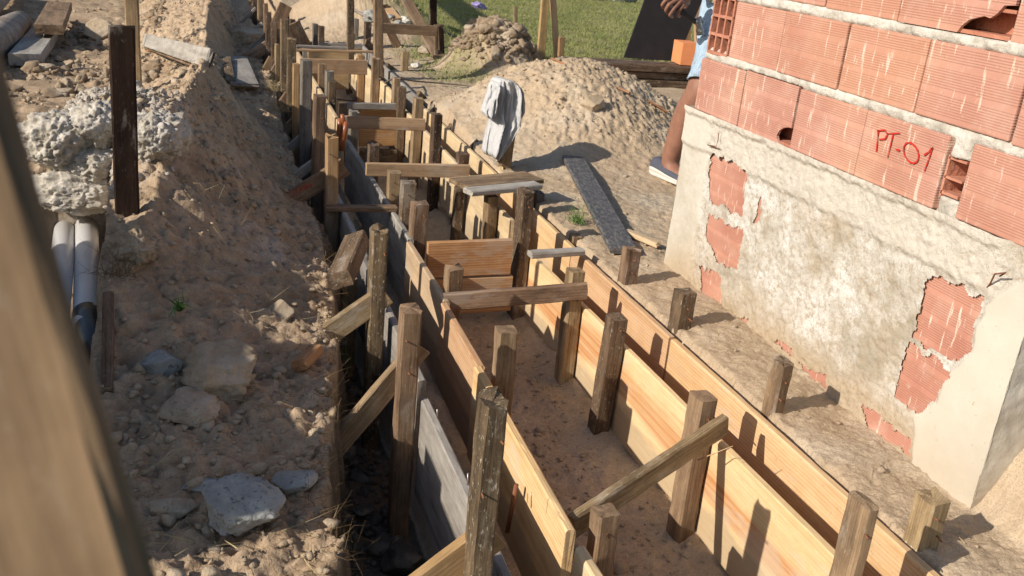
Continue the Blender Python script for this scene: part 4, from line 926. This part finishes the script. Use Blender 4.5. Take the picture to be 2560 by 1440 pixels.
vpost('big diagonal board propped against the far frame', (1101, 150), (1010, -10), 8.3, .105, .03, M_AGED2, y1=9.0, ext=.5, name='diagonal_prop')
vpost('horizontal rail nailed between the tall post and the twin stakes', (952, 70), (1092, 77), 8.2, .085, .025, M_AGED2, up=(0, 0, 1), name='rail')
vpost('left one of the twin short stakes at the right end of the rail', (1090, 125), (1090, 62), 8.35, .035, .04, M_AGED, down=.1, name='wooden_stake', cat='stake')
vpost('right one of the twin short stakes at the right end of the rail', (1104, 127), (1101, 62), 8.4, .045, .05, M_AGED, down=.1, name='wooden_stake', cat='stake')
vpost('dark red-brown post rising behind the rail', (1083, 70), (1083, -40), 9.4, .065, .05, M_DARKW, down=.3)
vpost('weathered diagonal prop crossing behind the tall square brown post', (982, 92), (930, -20), 8.9, .075, .03, M_AGED2, down=.25, ext=.3, name='diagonal_prop')
vpost('stub post in the rubble behind the rail', (964, 60), (963, 12), 9.6, .06, .05, M_AGED, down=.1)
vpost('slim stake standing alone on the lawn', (1288, 92), (1288, 16), 10.2, .042, .04, M_AGED2, down=.05, name='wooden_stake', cat='stake')
vpost('tan left leg of the A-shaped pair of boards on the lawn edge', (1351, 147), (1365, -30), 8.8, .075, .04, M_GOLD, down=.05, ext=.4)
vpost('bright pine right leg of the A-shaped pair of boards on the lawn edge', (1393, 145), (1380, -30), 8.85, .06, .035, M_PINE, down=.05, ext=.4)
vpost('short golden stake at the foot of the bright pine leg', (1401, 145), (1404, 93), 8.75, .055, .04, M_GOLD, down=.05, name='wooden_stake', cat='stake')
vpost('tan post behind the leaning black panel', (1712, 150), (1722, -40), 8.9, .09, .05, M_GOLD, ext=.3)
vpost('pale post behind the worker', (1748, 160), (1742, -40), 8.6, .08, .04, M_PINE, ext=.3)
plank('loose_plank', 'grey plank lying on the far heap left of the tall square post', 'plank', hit(930, 48, 0.015), hit(882, 22, 0.015), .12, .02, (0, 1, 0), M_GREYW)
plank('loose_plank', 'pale plank lying on the lawn behind the rail', 'plank', hit(992, 48, 0.015), hit(970, 22, 0.015), .1, .02, (1, 0, 0), M_PINE)
vpost('dark board standing on edge at the far end of the trench', (752, 108), (728, 60), 8.9, .16, .03, M_AGED, down=.1, name='cross_board', cat='board')
vpost('shaded board leaning across the narrow trench beyond the last tie', (700, 45), (715, 12), 10.0, .13, .03, M_AGED2, down=.1, name='cross_board', cat='board')
# timber stack, black panel, orange block
yb = 7.42
for i, (x0, x1, dy, nm) in enumerate([(3.20, 4.4, 0, 'bottom beam of the dark timber stack on the lawn edge'), (3.10, 4.4, .02, 'middle beam of the dark timber stack on the lawn edge'), (2.95, 4.4, -.01, 'top beam of the dark timber stack, with the orange block on it')]):
    plank('timber_beam', nm, 'beam', (x0, yb+.15+dy, .035+.062*i), (x1, yb+.13+dy, .035+.062*i), .30, .055, (0, 1, 0), M_AGED, 'stacked timber beams')
plank('loose_board', 'pale thin board lying flat between the A-shaped legs and the timber stack', 'board', onz(1395, 156, .15), onz(1530, 158, .15), .12, .02, (0, 1, 0), M_GREYW)
A = Vector((3.64, 7.86, .18)); B = Vector((4.13, 7.80, .18)); C = Vector((4.02, 8.28, .86)); 
X = (B-A).normalized(); U = (C-A); 
V = []; th = Vector((0, 1, 0))
for q in (A, B, B+U*1.9+X*.12, A+U*1.9): V += [q, q+Vector((0, .016, 0))]
o = mesh('plywood_sheet', [tuple(v-A) for v in V], [(0, 2, 4, 6), (1, 7, 5, 3), (0, 1, 3, 2), (2, 3, 5, 4), (4, 5, 7, 6), (6, 7, 1, 0)], M_BLACK, loc=A); tag(o, 'large black plywood panel leaning upright behind the timber stack', 'panel')
q = Vector((4.00, 7.48, .194)); ob = empty('clay_block', q); tag(ob, 'new bright orange hollow clay block on the timber stack', 'block'); ob.rotation_euler = (0, 0, math.radians(-8))
L = []; w1, d1, h1 = .15, .24, .185
for k in range(4): L.append((0, w1, 0, d1, k*h1/3-.004 if k else 0, k*h1/3+.004))
for k in range(3):
    xx = k*w1/2
    for j in range(3): L.append((max(xx-.004, .0005) if k else .0005, xx+.004, .001, d1-.001, j*h1/3+.0045, (j+1)*h1/3-.0045))
V, Fc = boxes([(0, w1, 0, .008, 0, h1), (0, .008, .009, d1, 0, h1), (0.0085, w1, .009, d1, h1-.008, h1), (0.0085, w1, .009, d1, 0, .008), (0.0085, w1, d1-.008, d1, .0085, h1-.0085)]); mesh('shell', V, Fc, M_ORBR, ob)
V, Fc = boxes([(.009, w1-.004, .009, d1-.009, h1/3-.003, h1/3+.003), (.009, w1-.004, .009, d1-.009, 2*h1/3-.003, 2*h1/3+.003), (.02, .026, .01, d1-.01, .01, h1-.01), (.009, w1-.004, d1/2-.003, d1/2+.003, .0085, h1/3-.004), (.009, w1-.004, d1/2-.003, d1/2+.003, h1/3+.004, 2*h1/3-.004), (.009, w1-.004, d1/2-.003, d1/2+.003, 2*h1/3+.004, h1-.009)]); mesh('webs', V, Fc, M_ORBR, ob)
# litter, strips, planks on the right-hand ground
q = onz(1195, 22, .0); rock('crumpled purple plastic bag on the lawn', 'litter', (q.x, q.y, .05), (.12, .09, .05), 71, M_PURP, name='plastic_bag', nz=.5)
q = onz(1500, 3, .0); rock('white sack on the lawn at the top edge of the picture', 'sack', (q.x, q.y+.2, .06), (.28, .12, .08), 73, M_CONC, name='sack', nz=.2)
q = onz(1570, 8, .0); rock('grey stone slab on the lawn near the black panel', 'stone', (q.x, q.y+.2, .05), (.3, .15, .06), 74, M_GROCK, nz=.1)
plank('wood_strip', 'thin red-brown wood strip lying down the back of the main heap', 'strip', hit(1380, 146, 0.02), hit(1575, 233, 0.02), .03, .012, (0, 1, 0), M_ORNG)
plank('wood_strip', 'end of a thin brown strip sticking out of the heap near the worker', 'strip', hit(1622, 252, 0.015), hit(1668, 280, 0.015), .03, .012, (0, 1, 0), M_ORNG)
a_ = hit(1432, 395, .02); b_ = hit(1560, 628, .02)
def mat_tarred():
    b = NB('tarred_plank', .6, .4); v = b.tc.outputs['Object']
    n = b.noise(b.mapn(v, (26, 70, 70)), 1, 7, .75)
    col = b.mix(b.ramp(n, [(.44, 0.0), (.72, .7)]), (.06, .06, .066), (.32, .29, .25))
    return b.out(col, b.bump(n, .08, .001))
plank('tarred_plank', 'long blackish plank dusted with sand lying on the ground right of the forms', 'plank', a_, b_, .115, .025, (1, 0, 0), mat_tarred(), rough=.6)
plank('split_timber', 'short splintered piece of pale wood on the ground by the dark plank', 'offcut', hit(1568, 580, 0.02), hit(1645, 612, 0.02), .04, .022, (0, 1, 0), M_CREAM, ragged=.02)
plank('offcut', 'small reddish wood offcut on the edge of the left bank', 'offcut', hit(748, 914, 0.03), hit(790, 876, 0.035), .045, .03, (1, 0, .4), M_ORNG)
plank('bark_piece', 'dark curled piece of bark across the stick by the taped pipe', 'bark', onz(258, 862, -.02), onz(375, 872, -.01), .05, .015, (0, 1, .3), M_DARKW, ragged=.02)
plank('old_stick', 'old split stick standing beside the taped pipe', 'stick', ony(268, 985, 2.16), ony(271, 735, 2.48), .028, .02, (1, 0, 0), M_AGED2)
# boards on the left bank
plank('loose_board', 'long grey board on the left bank behind the dark post, topmost of its small pile', 'board', hit(362, 100, 0.05), hit(522, 146, 0.05), .09, .02, (0, 1, .3), M_GREYW)
plank('loose_board', 'second grey board under the long one in the small pile', 'board', hit(375, 108, 0.025), hit(524, 156, 0.025), .10, .02, (0, 1, .2), M_AGED2)
plank('loose_board', 'short brown board end beneath the small pile on the left bank', 'board', hit(372, 122, 0.02), hit(450, 126, 0.02), .05, .02, (0, 1, .5), M_ORNG)
plank('loose_board', 'flat pale board on the bank beside the trench', 'board', hit(588, 143, 0.045), hit(612, 212, 0.045), .17, .02, (1, 0, 0), M_GREYW)
plank('loose_board', 'narrow darker board at the left side of the flat pale board', 'board', hit(566, 142, 0.035), hit(577, 205, 0.035), .06, .02, (1, 0, 0), M_AGED)
plank('loose_board', 'board underneath the flat pale board beside the trench', 'board', hit(580, 150, 0.02), hit(605, 218, 0.02), .2, .018, (1, 0, 0), M_AGED2)
plank('wooden_beam', 'upper dark end of two old beams lying at the upper left', 'beam', hit(122, 74, .14), hit(150, 14, .14), .20, .07, (1, 0, 0), M_AGED2)
plank('wooden_beam', 'long old mortar-edged beam under the dark one at the upper left', 'beam', hit(62, 150, .05), hit(130, 60, .05), .20, .08, (1, 0, 0), M_GREYW)
# logs
rod('log', 'pale wrapped log cut off at the upper left corner', 0, 0, [.08, .11, .12, .09], M_BARK, 'log', seg=20, pts=[hit(-90, 150, .1), hit(-30, 115, .1), hit(10, 85, .1), hit(50, 55, .1)])
rod('log', 'dark thick log behind the pale one in the upper left corner', 0, 0, [.12, .13, .11], M_BARK, 'log', seg=20, pts=[hit(-110, 60, .15), hit(-40, 12, .15), hit(20, -40, .15)])
# pipes
pa = ony(217, 545, 3.50); pb = ony(217, 785, 2.72); 
pp = empty('drain_pipe', pa); tag(pp, 'white plastic drain pipe with a black taped end, the longer of two', 'pipe')
rod('pipe_body', 0, 0, 0, .037, M_PIPE, '', seg=32, parent=pp, pts=[pa, pb, pb+(pb-pa)*.12])
pc = ony(238, 868, 2.52)
tp = [pb+(pb-pa)*.0, pb.lerp(pc, .25), pb.lerp(pc, .5), pb.lerp(pc, .75), pc, pc+(pc-pb)*.5]
rod('tape_wrap', 0, 0, 0, [.039, .042, .041, .042, .037, .022], M_TAPE, '', seg=32, parent=pp, pts=tp)
rod('drain_pipe', 'shorter white drain pipe half hidden behind the blurred prop', 0, 0, [.036, .036, .036], M_PIPE, 'pipe', seg=32, pts=[ony(164, 570, 3.45), ony(152, 680, 3.0), ony(140, 780, 2.7)])
# cord
cpts = [onz(842, 248, -.30), onz(880, 252, -.31), onz(910, 245, -.28), onz(940, 222, -.1), onz(962, 207, .06), onz(980, 198, .13), onz(1004, 198, .12), onz(1040, 203, .04), onz(1100, 208, .02), onz(1160, 213, .02), onz(1222, 226, .03)]
for k in range(1):
    cp = [cpts[0]]
    for i in range(len(cpts)-1):
        for t in (.33, .66, 1): cp.append(cpts[i].lerp(cpts[i+1], t))
    cpts = cp
rod('cord', 'thin dark cord looping from the trench floor over the forms onto the sand', 0, 0, .006, M_CORD, 'cord', pts=cpts, seg=6)

# handsaw hanging on the left form
hs = empty('handsaw', onx(860, 330, .78)); tag(hs, 'handsaw with a reddish wooden handle hanging on the left form, blade down', 'saw')
def poly_at(pts, x, th, mat, nm, par):
    P = [onx(*p, x) for p in pts]; bm = bmesh.new(); vs = [bm.verts.new(p-Vector(par.location)) for p in P]; f = bm.faces.new(vs)
    r = bmesh.ops.extrude_face_region(bm, geom=[f]); bmesh.ops.translate(bm, verts=[v for v in r['geom'] if isinstance(v, bmesh.types.BMVert)], vec=(th, 0, 0))
    bmesh.ops.recalc_face_normals(bm, faces=bm.faces); bmesh.ops.bevel(bm, geom=list(bm.edges), offset=min(.003, th*.3), segments=2, affect='EDGES')
    me = bpy.data.meshes.new(nm); bm.to_mesh(me); bm.free(); me.materials.append(mat); o = bpy.data.objects.new(nm, me); S.collection.objects.link(o); o.parent = par; return o
ysaw = 4.72
def ptsy(pts, y): return [ony(*p, y) for p in pts]
rod('handle_grip', 0, 0, 0, [.012, .016, .016, .015], M_HAND, '', seg=14, parent=hs, pts=ptsy([(866, 304), (862, 330), (857, 355), (853, 376)], ysaw))
rod('handle_horn', 0, 0, 0, [.010, .013, .012], M_HAND, '', seg=14, parent=hs, pts=ptsy([(855, 286), (858, 300), (863, 318)], ysaw+.01))
rod('handle_frame', 0, 0, 0, [.012, .014, .014, .012], M_HAND, '', seg=14, parent=hs, pts=ptsy([(850, 296), (849, 320), (848, 345), (850, 370)], ysaw+.02))
Pq = ptsy([(850, 372), (856, 374), (851, 398), (845, 420), (843, 415)], ysaw+.01)
V = [tuple(p-hs.location) for p in Pq]+[tuple(p-hs.location+Vector((0, .0015, 0))) for p in Pq]; n = 5
mesh('blade', V, [tuple(range(n))[::-1], tuple(range(n, 2*n))]+[(i, (i+1) % n, n+(i+1) % n, n+i) for i in range(n)], M_STEEL, hs)

# ------------------------------------------------------------------ shirt on its post
plank('wooden_post', 'old brown post carrying the hanging white shirt', 'post', (1.525, 4.62, -.15), (1.545, 4.60, .34), .06, .07, (1, 0, 0), M_AGED2)
YS = 4.555
sh = empty('shirt', ony(1260, 200, YS)); tag(sh, 'white T-shirt hung over the old post to dry', 'shirt')
def drape(name, rows, dep, folds, seed, par, y=YS, ns=72):
    ry = np.array([r[0] for r in rows], float); rl = np.array([r[1] for r in rows], float); rr = np.array([r[2] for r in rows], float)
    nv = 46; V = []; vs = np.linspace(ry[0], ry[-1], nv)
    for j, v in enumerate(vs):
        l = np.interp(v, ry, rl); r = np.interp(v, ry, rr); t = j/(nv-1); A = ony(l, v, y); B = ony(r, v, y)
        mid = (A+B)/2; hw = (B-A).length/2; dp = min(dep, hw*1.1+.01)
        for k in range(ns):
            th = 2*math.pi*k/ns; c = math.cos(th); s = math.sin(th)
            fo = .0
            for q_, (fr, am) in enumerate(folds): fo += am*math.sin(fr*c*2.2+seed+q_*1.7+1.3*math.sin(t*3+q_)+1.6*noise(c*1.6+s, t*3.2, s=seed+q_))
            fo *= min(1, t*5+.25)
            yy = -dp*s*(1+fo*.5) - .02*fo*abs(s)*(1 if s > 0 else -.6)
            V.append((mid.x+hw*c*(1+.02*fo), y+yy-.045*c, mid.z+.006*math.sin(3*c+seed)*t))
    Fc = [(j*ns+k, (j+1)*ns+k, (j+1)*ns+(k+1) % ns, j*ns+(k+1) % ns) for j in range(nv-1) for k in range(ns)]
    Fc.append(tuple(range(ns)))
    V = [tuple(np.array(v)-np.array(par.location)) for v in V]
    return mesh(name, V, Fc, M_CLOTH, par, True)
drape('body_cloth', [(195, 1249, 1262), (197, 1240, 1272), (203, 1234, 1286), (215, 1231, 1294), (235, 1232, 1296), (262, 1230, 1293), (288, 1227, 1293), (308, 1227, 1291), (312, 1227, 1288), (322, 1225, 1280), (340, 1220, 1272), (362, 1215, 1260), (380, 1211, 1250), (390, 1216, 1245), (393, 1226, 1238)], .055, [(2.2, .45), (4.1, .5), (7.5, .34), (12, .14)], 3, sh)
drape('sleeve', [(205, 1234, 1242), (215, 1229, 1244), (240, 1222, 1240), (262, 1214, 1236), (280, 1208, 1233), (288, 1211, 1230), (294, 1220, 1228)], .03, [(2.3, .35), (4, .3), (8, .15)], 6, sh, YS-.035, 40)
drape('sleeve', [(215, 1288, 1296), (228, 1288, 1302), (250, 1290, 1305), (275, 1290, 1304), (285, 1292, 1300), (290, 1293, 1297)], .03, [(2.3, .35), (4, .3), (8, .15)], 9, sh, YS+.02, 40)

# ------------------------------------------------------------------ worker behind the wall corner
wk = empty('person', (2.55, 4.5, 0)); tag(wk, 'person in pale denim shorts and canvas shoes holding a hammer behind the wall corner', 'person')
def skin(name, verts, edges, rad, mat, par=wk, lev=2, root=0):
    o = mesh(name, [tuple(Vector(v)-Vector(par.location)) for v in verts], [], None, par)
    me = o.data; me.edges.add(len(edges)); me.edges.foreach_set('vertices', np.array(edges, dtype=np.int32).ravel()); me.update(calc_edges_loose=True)
    o.modifiers.new('skin', 'SKIN')
    if not me.skin_vertices:
        me.attributes  # layer is created below
        bm = bmesh.new(); bm.from_mesh(me); bm.verts.layers.skin.verify(); bm.to_mesh(me); bm.free()
    for i, r in enumerate(rad):
        sv = me.skin_vertices[0].data[i]; sv.radius = r if isinstance(r, tuple) else (r, r); sv.use_root = (i == root)
    o.modifiers['skin'].use_smooth_shade = True
    m = o.modifiers.new('sub', 'SUBSURF'); m.levels = lev; m.render_levels = lev
    me.materials.append(mat); return o
wr = Vector((2.315, 4.34, .985)); kn_ = Vector((2.425, 4.28, .50)); an = Vector((2.375, 4.40, .10))
bv_ = [(2.68, 4.42, .92), (2.68, 4.41, 1.10), (2.67, 4.38, 1.30), (2.66, 4.36, 1.42), (2.65, 4.34, 1.50),            # 0-4 pelvis .. neck
       (2.58, 4.41, .88), tuple((Vector((2.58, 4.41, .88))+kn_)/2), tuple(kn_), (2.415, 4.36, .36), tuple(an), (2.385, 4.36, .055), (2.41, 4.22, .04),   # 5-11 near leg
       (2.78, 4.43, .88), (2.80, 4.42, .68), (2.81, 4.40, .49), (2.82, 4.46, .33), (2.82, 4.50, .09), (2.83, 4.44, .05), (2.84, 4.31, .04),  # 12-18
       (2.50, 4.37, 1.37), (2.44, 4.46, 1.18), (2.39, 4.46, 1.10), (2.345, 4.39, 1.04), tuple(wr),                     # 19-23 hammer arm
       (2.83, 4.37, 1.37), (2.90, 4.40, 1.20), (2.92, 4.38, 1.10), (2.90, 4.28, .97), (2.90, 4.23, .91)]            # 24-28
be = [(0, 1), (1, 2), (2, 3), (3, 4), (0, 5), (5, 6), (6, 7), (7, 8), (8, 9), (9, 10), (10, 11), (0, 12), (12, 13), (13, 14), (14, 15), (15, 16), (16, 17), (17, 18), (3, 19), (19, 20), (20, 21), (21, 22), (22, 23), (3, 24), (24, 25), (25, 26), (26, 27), (27, 28)]
br_ = [.13, .125, .14, .09, .055, .11, .095, .074, .078, .050, .054, .042, .11, .095, .074, .078, .050, .054, .042, .055, .046, .041, .038, .028, .055, .046, .041, .038, .028]
# head joined to the neck
bv_ += [(2.645, 4.31, 1.57), (2.64, 4.29, 1.66), (2.64, 4.30, 1.73)]; br_ += [.075, .095, .06]; be += [(4, 29), (29, 30), (30, 31)]
# the empty far hand: palm and fingers; the hammer hand is closed round its handle
def hand(base_i, P, palm, fing, r0):
    i0 = len(bv_); bv_.append(palm[0]); br_.append((.022, .034)); be.append((base_i, i0)); bv_.append(palm[1]); br_.append((.018, .036)); be.append((i0, i0+1))
    for fgr in fing:
        last = i0+1
        for k, q in enumerate(fgr): bv_.append(q); br_.append(r0*(1-.1*k)); be.append((last, len(bv_)-1)); last = len(bv_)-1
hand(28, 0, [(2.90, 4.20, .86), (2.90, 4.19, .82)], [[(2.87, 4.17, .80), (2.87, 4.16, .765), (2.875, 4.165, .735)], [(2.89, 4.17, .79), (2.89, 4.155, .755), (2.89, 4.16, .725)], [(2.91, 4.175, .79), (2.91, 4.16, .76), (2.91, 4.165, .73)], [(2.93, 4.185, .795), (2.93, 4.175, .77), (2.93, 4.175, .75)], [(2.865, 4.17, .84), (2.85, 4.15, .81)]], .0095)
skin('body', bv_, be, br_, M_SKIN)
# near hand as pixels on its own depth: knuckles, three joints per finger, closed on the handle
def hp(px, py, y): return tuple(ony(px, py, y))
hv = [tuple(wr), hp(1716, -8, 4.33), hp(1705, 3, 4.31)]; hr = [.030, (.026, .036), (.022, .040)]; he = [(0, 1), (1, 2)]
for fgr, rr in (([(1678, -2, 4.285), (1663, 2, 4.27), (1655, 13, 4.285), (1660, 20, 4.31)], .0105), ([(1688, 3, 4.28), (1672, 12, 4.262), (1664, 26, 4.28), (1671, 33, 4.31)], .0112), ([(1698, 8, 4.28), (1684, 22, 4.262), (1674, 38, 4.28), (1682, 43, 4.31)], .0112), ([(1709, 12, 4.285), (1699, 24, 4.27), (1694, 38, 4.285), (1700, 42, 4.31)], .0100), ([(1722, 4, 4.35), (1716, 16, 4.37), (1704, 24, 4.36)], .0115)):
    last = 2
    for k, (a, b, c) in enumerate(fgr): hv.append(hp(a, b, c)); hr.append(rr*(1-.07*k)); he.append((last, len(hv)-1)); last = len(hv)-1
skin('hand', hv, he, hr, M_SKIN)
# face and hair
for sx in (-.032, .032):
    V, Fc = ico(3); mesh('eye', V*.013+np.array([2.64+sx-2.55, 4.212-4.5, 1.665]), Fc.copy(), M_EYE, wk, True)
    V, Fc = ico(3); mesh('ear', V*np.array([.010, .02, .03])+np.array([2.64+sx*2.9-2.55, 4.30-4.5, 1.655]), Fc.copy(), M_SKIN, wk, True)
V, Fc = ico(3); mesh('nose', V*np.array([.014, .02, .024])+np.array([2.64-2.55, 4.205-4.5, 1.64]), Fc.copy(), M_SKIN, wk, True)
V, Fc = ico(3); mesh('mouth', V*np.array([.026, .008, .006])+np.array([2.64-2.55, 4.218-4.5, 1.60]), Fc.copy(), M_RED if False else M_BLOCKI, wk, True)
V, Fc = ico(4); Vh = V*np.array([.098, .11, .10]); k = (V[Fc][:, :, 2].mean(1) > .1) | (V[Fc][:, :, 1].mean(1) > .35); mesh('hair', Vh+np.array([2.64-2.55, 4.315-4.5, 1.685]), Fc[k].copy(), M_HAIR, wk, True)
# clothes
def tube(name, pts, rad, mat, wob=.0, seg=40, seed=0, cap=False):
    V = []; n = len(pts); P = [Vector(p) for p in pts]
    for i, q in enumerate(P):
        d = (P[min(i+1, n-1)]-P[max(i-1, 0)]).normalized(); u = d.cross(Vector((0, 1, 0))).normalized(); v = d.cross(u)
        rr = rad[i] if isinstance(rad[i], tuple) else (rad[i], rad[i])
        for k in range(seg):
            t = 2*math.pi*k/seg; w_ = 1+wob*float(noise(math.cos(t)*2.5+seed, math.sin(t)*2.5, i*.45, s=5))
            V.append(q+u*math.cos(t)*rr[0]*w_+v*math.sin(t)*rr[1]*w_-Vector(wk.location))
    Fc = [(i*seg+k, i*seg+(k+1) % seg, (i+1)*seg+(k+1) % seg, (i+1)*seg+k) for i in range(n-1) for k in range(seg)]
    o = mesh(name, [tuple(v) for v in V], Fc, mat, wk, True); m = o.modifiers.new('thick', 'SOLIDIFY'); m.thickness = .004
    return o
def lerp(a, b, n): return [tuple(Vector(a).lerp(Vector(b), i/(n-1))) for i in range(n)]
tube('shorts_leg', lerp((2.60, 4.42, .93), (2.435, 4.275, .535), 12), [.125, .122, .118, .114, .110, .105, .10, .096, .092, .088, .086, .087], M_DENIM, .22, 48, 3)
tube('shorts_leg', lerp((2.77, 4.43, .93), (2.81, 4.40, .54), 12), [.125, .122, .118, .114, .110, .105, .10, .096, .092, .088, .086, .087], M_DENIM, .22, 48, 8)
tube('shorts_waist', lerp((2.68, 4.42, .86), (2.68, 4.42, 1.02), 6), [(.20, .14)]*6, M_DENIM, .1)
tube('shirt', lerp((2.67, 4.41, .93), (2.66, 4.37, 1.46), 14), [(.215, .155), (.21, .15), (.205, .148), (.20, .145), (.195, .14), (.195, .14), (.20, .142), (.205, .145), (.21, .145), (.21, .14), (.205, .13), (.19, .12), (.13, .1), (.075, .075)], M_SHIRTP, .14)
tube('sleeve', [(2.52, 4.37, 1.40), (2.47, 4.42, 1.28), (2.43, 4.46, 1.17)], [.072, .068, .07], M_SHIRTP, .15)
tube('sleeve', [(2.81, 4.37, 1.40), (2.87, 4.39, 1.28), (2.90, 4.40, 1.17)], [.072, .068, .07], M_SHIRTP, .15)
def shoe(heel, toe, z):
    heel = Vector(heel); toe = Vector(toe); D = (toe-heel).normalized(); L = (toe-heel).length; Sx = D.cross(Vector((0, 0, 1)))
    prof = [(0, .020, .060), (.03, .038, .082), (.12, .044, .092), (.28, .044, .080), (.42, .046, .064), (.58, .052, .054), (.76, .054, .046), (.92, .044, .036), (1.0, .018, .020)]
    r = empty('shoe', tuple(heel-Vector(wk.location))); r.parent = wk
    def loft(nm, zf, wf, mat, z0):
        V = []; ns = 20
        for (t, w_, h_) in prof:
            for k in range(ns):
                a = math.pi*2*k/ns; V.append(D*(t*L)+Sx*(w_*wf*math.cos(a))+Vector((0, 0, z0+zf(h_)*(.5+.5*math.sin(a)))))
        n = len(prof); Fc = [(i*ns+k, i*ns+(k+1) % ns, (i+1)*ns+(k+1) % ns, (i+1)*ns+k) for i in range(n-1) for k in range(ns)]+[tuple(range(ns))[::-1], tuple((n-1)*ns+k for k in range(ns))]
        o = mesh(nm, [tuple(v) for v in V], Fc, mat, r, True); m = o.modifiers.new('s', 'SUBSURF'); m.levels = 1; m.render_levels = 1; return o
    loft('upper', lambda h: h, 1.0, M_SHOE, .016); loft('side_panel', lambda h: h*.62, 1.05, M_SOLE, .014); loft('sole', lambda h: .034, 1.14, M_SOLE, -.002)
    for k in range(5):
        t = .36+.08*k; c = D*(t*L)+Vector((0, 0, np.interp(t, [p[0] for p in prof], [p[2] for p in prof])+.018))
        o = rod('lace', 0, c-Sx*.020+D*.008, c+Sx*.020-D*.008, .0032, M_LACE, '', 6); o.parent = r
        for kk in ('label', 'category'):
            if kk in o: del o[kk]
    return r
s1 = shoe((2.335, 4.50, .012), (2.42, 4.20, .012), 0); shoe((2.80, 4.56, .01), (2.85, 4.29, .01), 0)
# hammer, held: a thing of its own
hm = empty('hammer', hp(1716, 34, 4.32)); tag(hm, 'claw hammer with a dark grip held in the worker\'s hand', 'hammer')
rod('handle', 0, 0, 0, [.014, .016, .015, .013, .012], M_LACE, '', seg=14, parent=hm, pts=[Vector(hp(1672, 8, 4.31)), Vector(hp(1690, 18, 4.315)), Vector(hp(1710, 32, 4.32)), Vector(hp(1726, 44, 4.32)), Vector(hp(1742, 57, 4.32))])
rod('head', 0, 0, 0, [.017, .019, .014, .015, .021, .021], M_STEEL, '', seg=18, parent=hm, pts=[Vector(hp(1741, 48, 4.32)), Vector(hp(1744, 55, 4.32)), Vector(hp(1747, 62, 4.32)), Vector(hp(1749, 70, 4.32)), Vector(hp(1750, 76, 4.32)), Vector(hp(1751, 86, 4.32))])
rod('claw', 0, 0, 0, [.012, .010, .006, .003], M_STEEL, '', seg=8, parent=hm, pts=[Vector(hp(1744, 54, 4.32)), Vector(hp(1751, 45, 4.33)), Vector(hp(1755, 52, 4.34)), Vector(hp(1757, 60, 4.35))])

# ------------------------------------------------------------------ out-of-focus leaning prop beside the lens
Cc = np.array([R[:, 0], R[:, 1], R[:, 2]])        # camera axes in the world: right, down, forward
def camp(px, py, dep): d = ray(px, py)/F*dep; return Vector(np.array([0, 0, H])+d)
pA = camp(-22, 120, .20); pB = camp(394, 1540, .215)
dd_ = (pB-pA).normalized(); rt = Vector(R[:, 0]); fw = Vector(R[:, 2])
W_ = .10; pA = camp(-75, 120, .20); pB = camp(335, 1540, .215); dd_ = (pB-pA).normalized()
top = pA-dd_*.35; L_ = (top.z-.0)/(-dd_.z)
sd = (-rt-dd_*(-rt).dot(dd_)).normalized()
o = plank('leaning_prop', 'out-of-focus rough tan board leaning close to the camera at the left edge', 'board', top+dd_*L_+sd*W_/2+fw*.012, top+sd*W_/2+fw*.012, W_, .012, tuple(sd), M_BLUR, rough=1.2)

# ------------------------------------------------------------------ made-up boards out of frame at left, added to shade the near bank
for i in range(10):
    y = 1.44+i*.165
    hgt = .80+.05*math.sin(i*2.1)
    plank('shade_board', f'upright unseen board added to shade the near bank, {ORD[i]} in the added row', 'board', (-1.02+.01*(i % 2), y, -.1), (-1.02+.01*(i % 2), y, hgt), .182, .009, (0, 1, 0), M_AGED2, 'added shade boards')

# made-up board on two poles, out of frame, added to shade a lawn band
pa_ = onz(1085, -25, 0); pb_ = onz(1348, 172, 0); off = Vector((-SUN.x, -SUN.y, -SUN.z))*(3.0/-SUN.z)
qa = pa_+off; qb = pb_+off
plank('shadow_board', 'long unseen board on two poles, added to cast the dark band on the lawn', 'board', qa, qb, .34, .03, (0, 0, 1), M_AGED2)
for q, nm in ((qa, 'farther'), (qb, 'nearer')): rod('shadow_board_pole', f'{nm} thin made-up pole under the added shadow board', Vector((q.x, q.y, -.1)), q, .018, M_STEEL, 'pole')
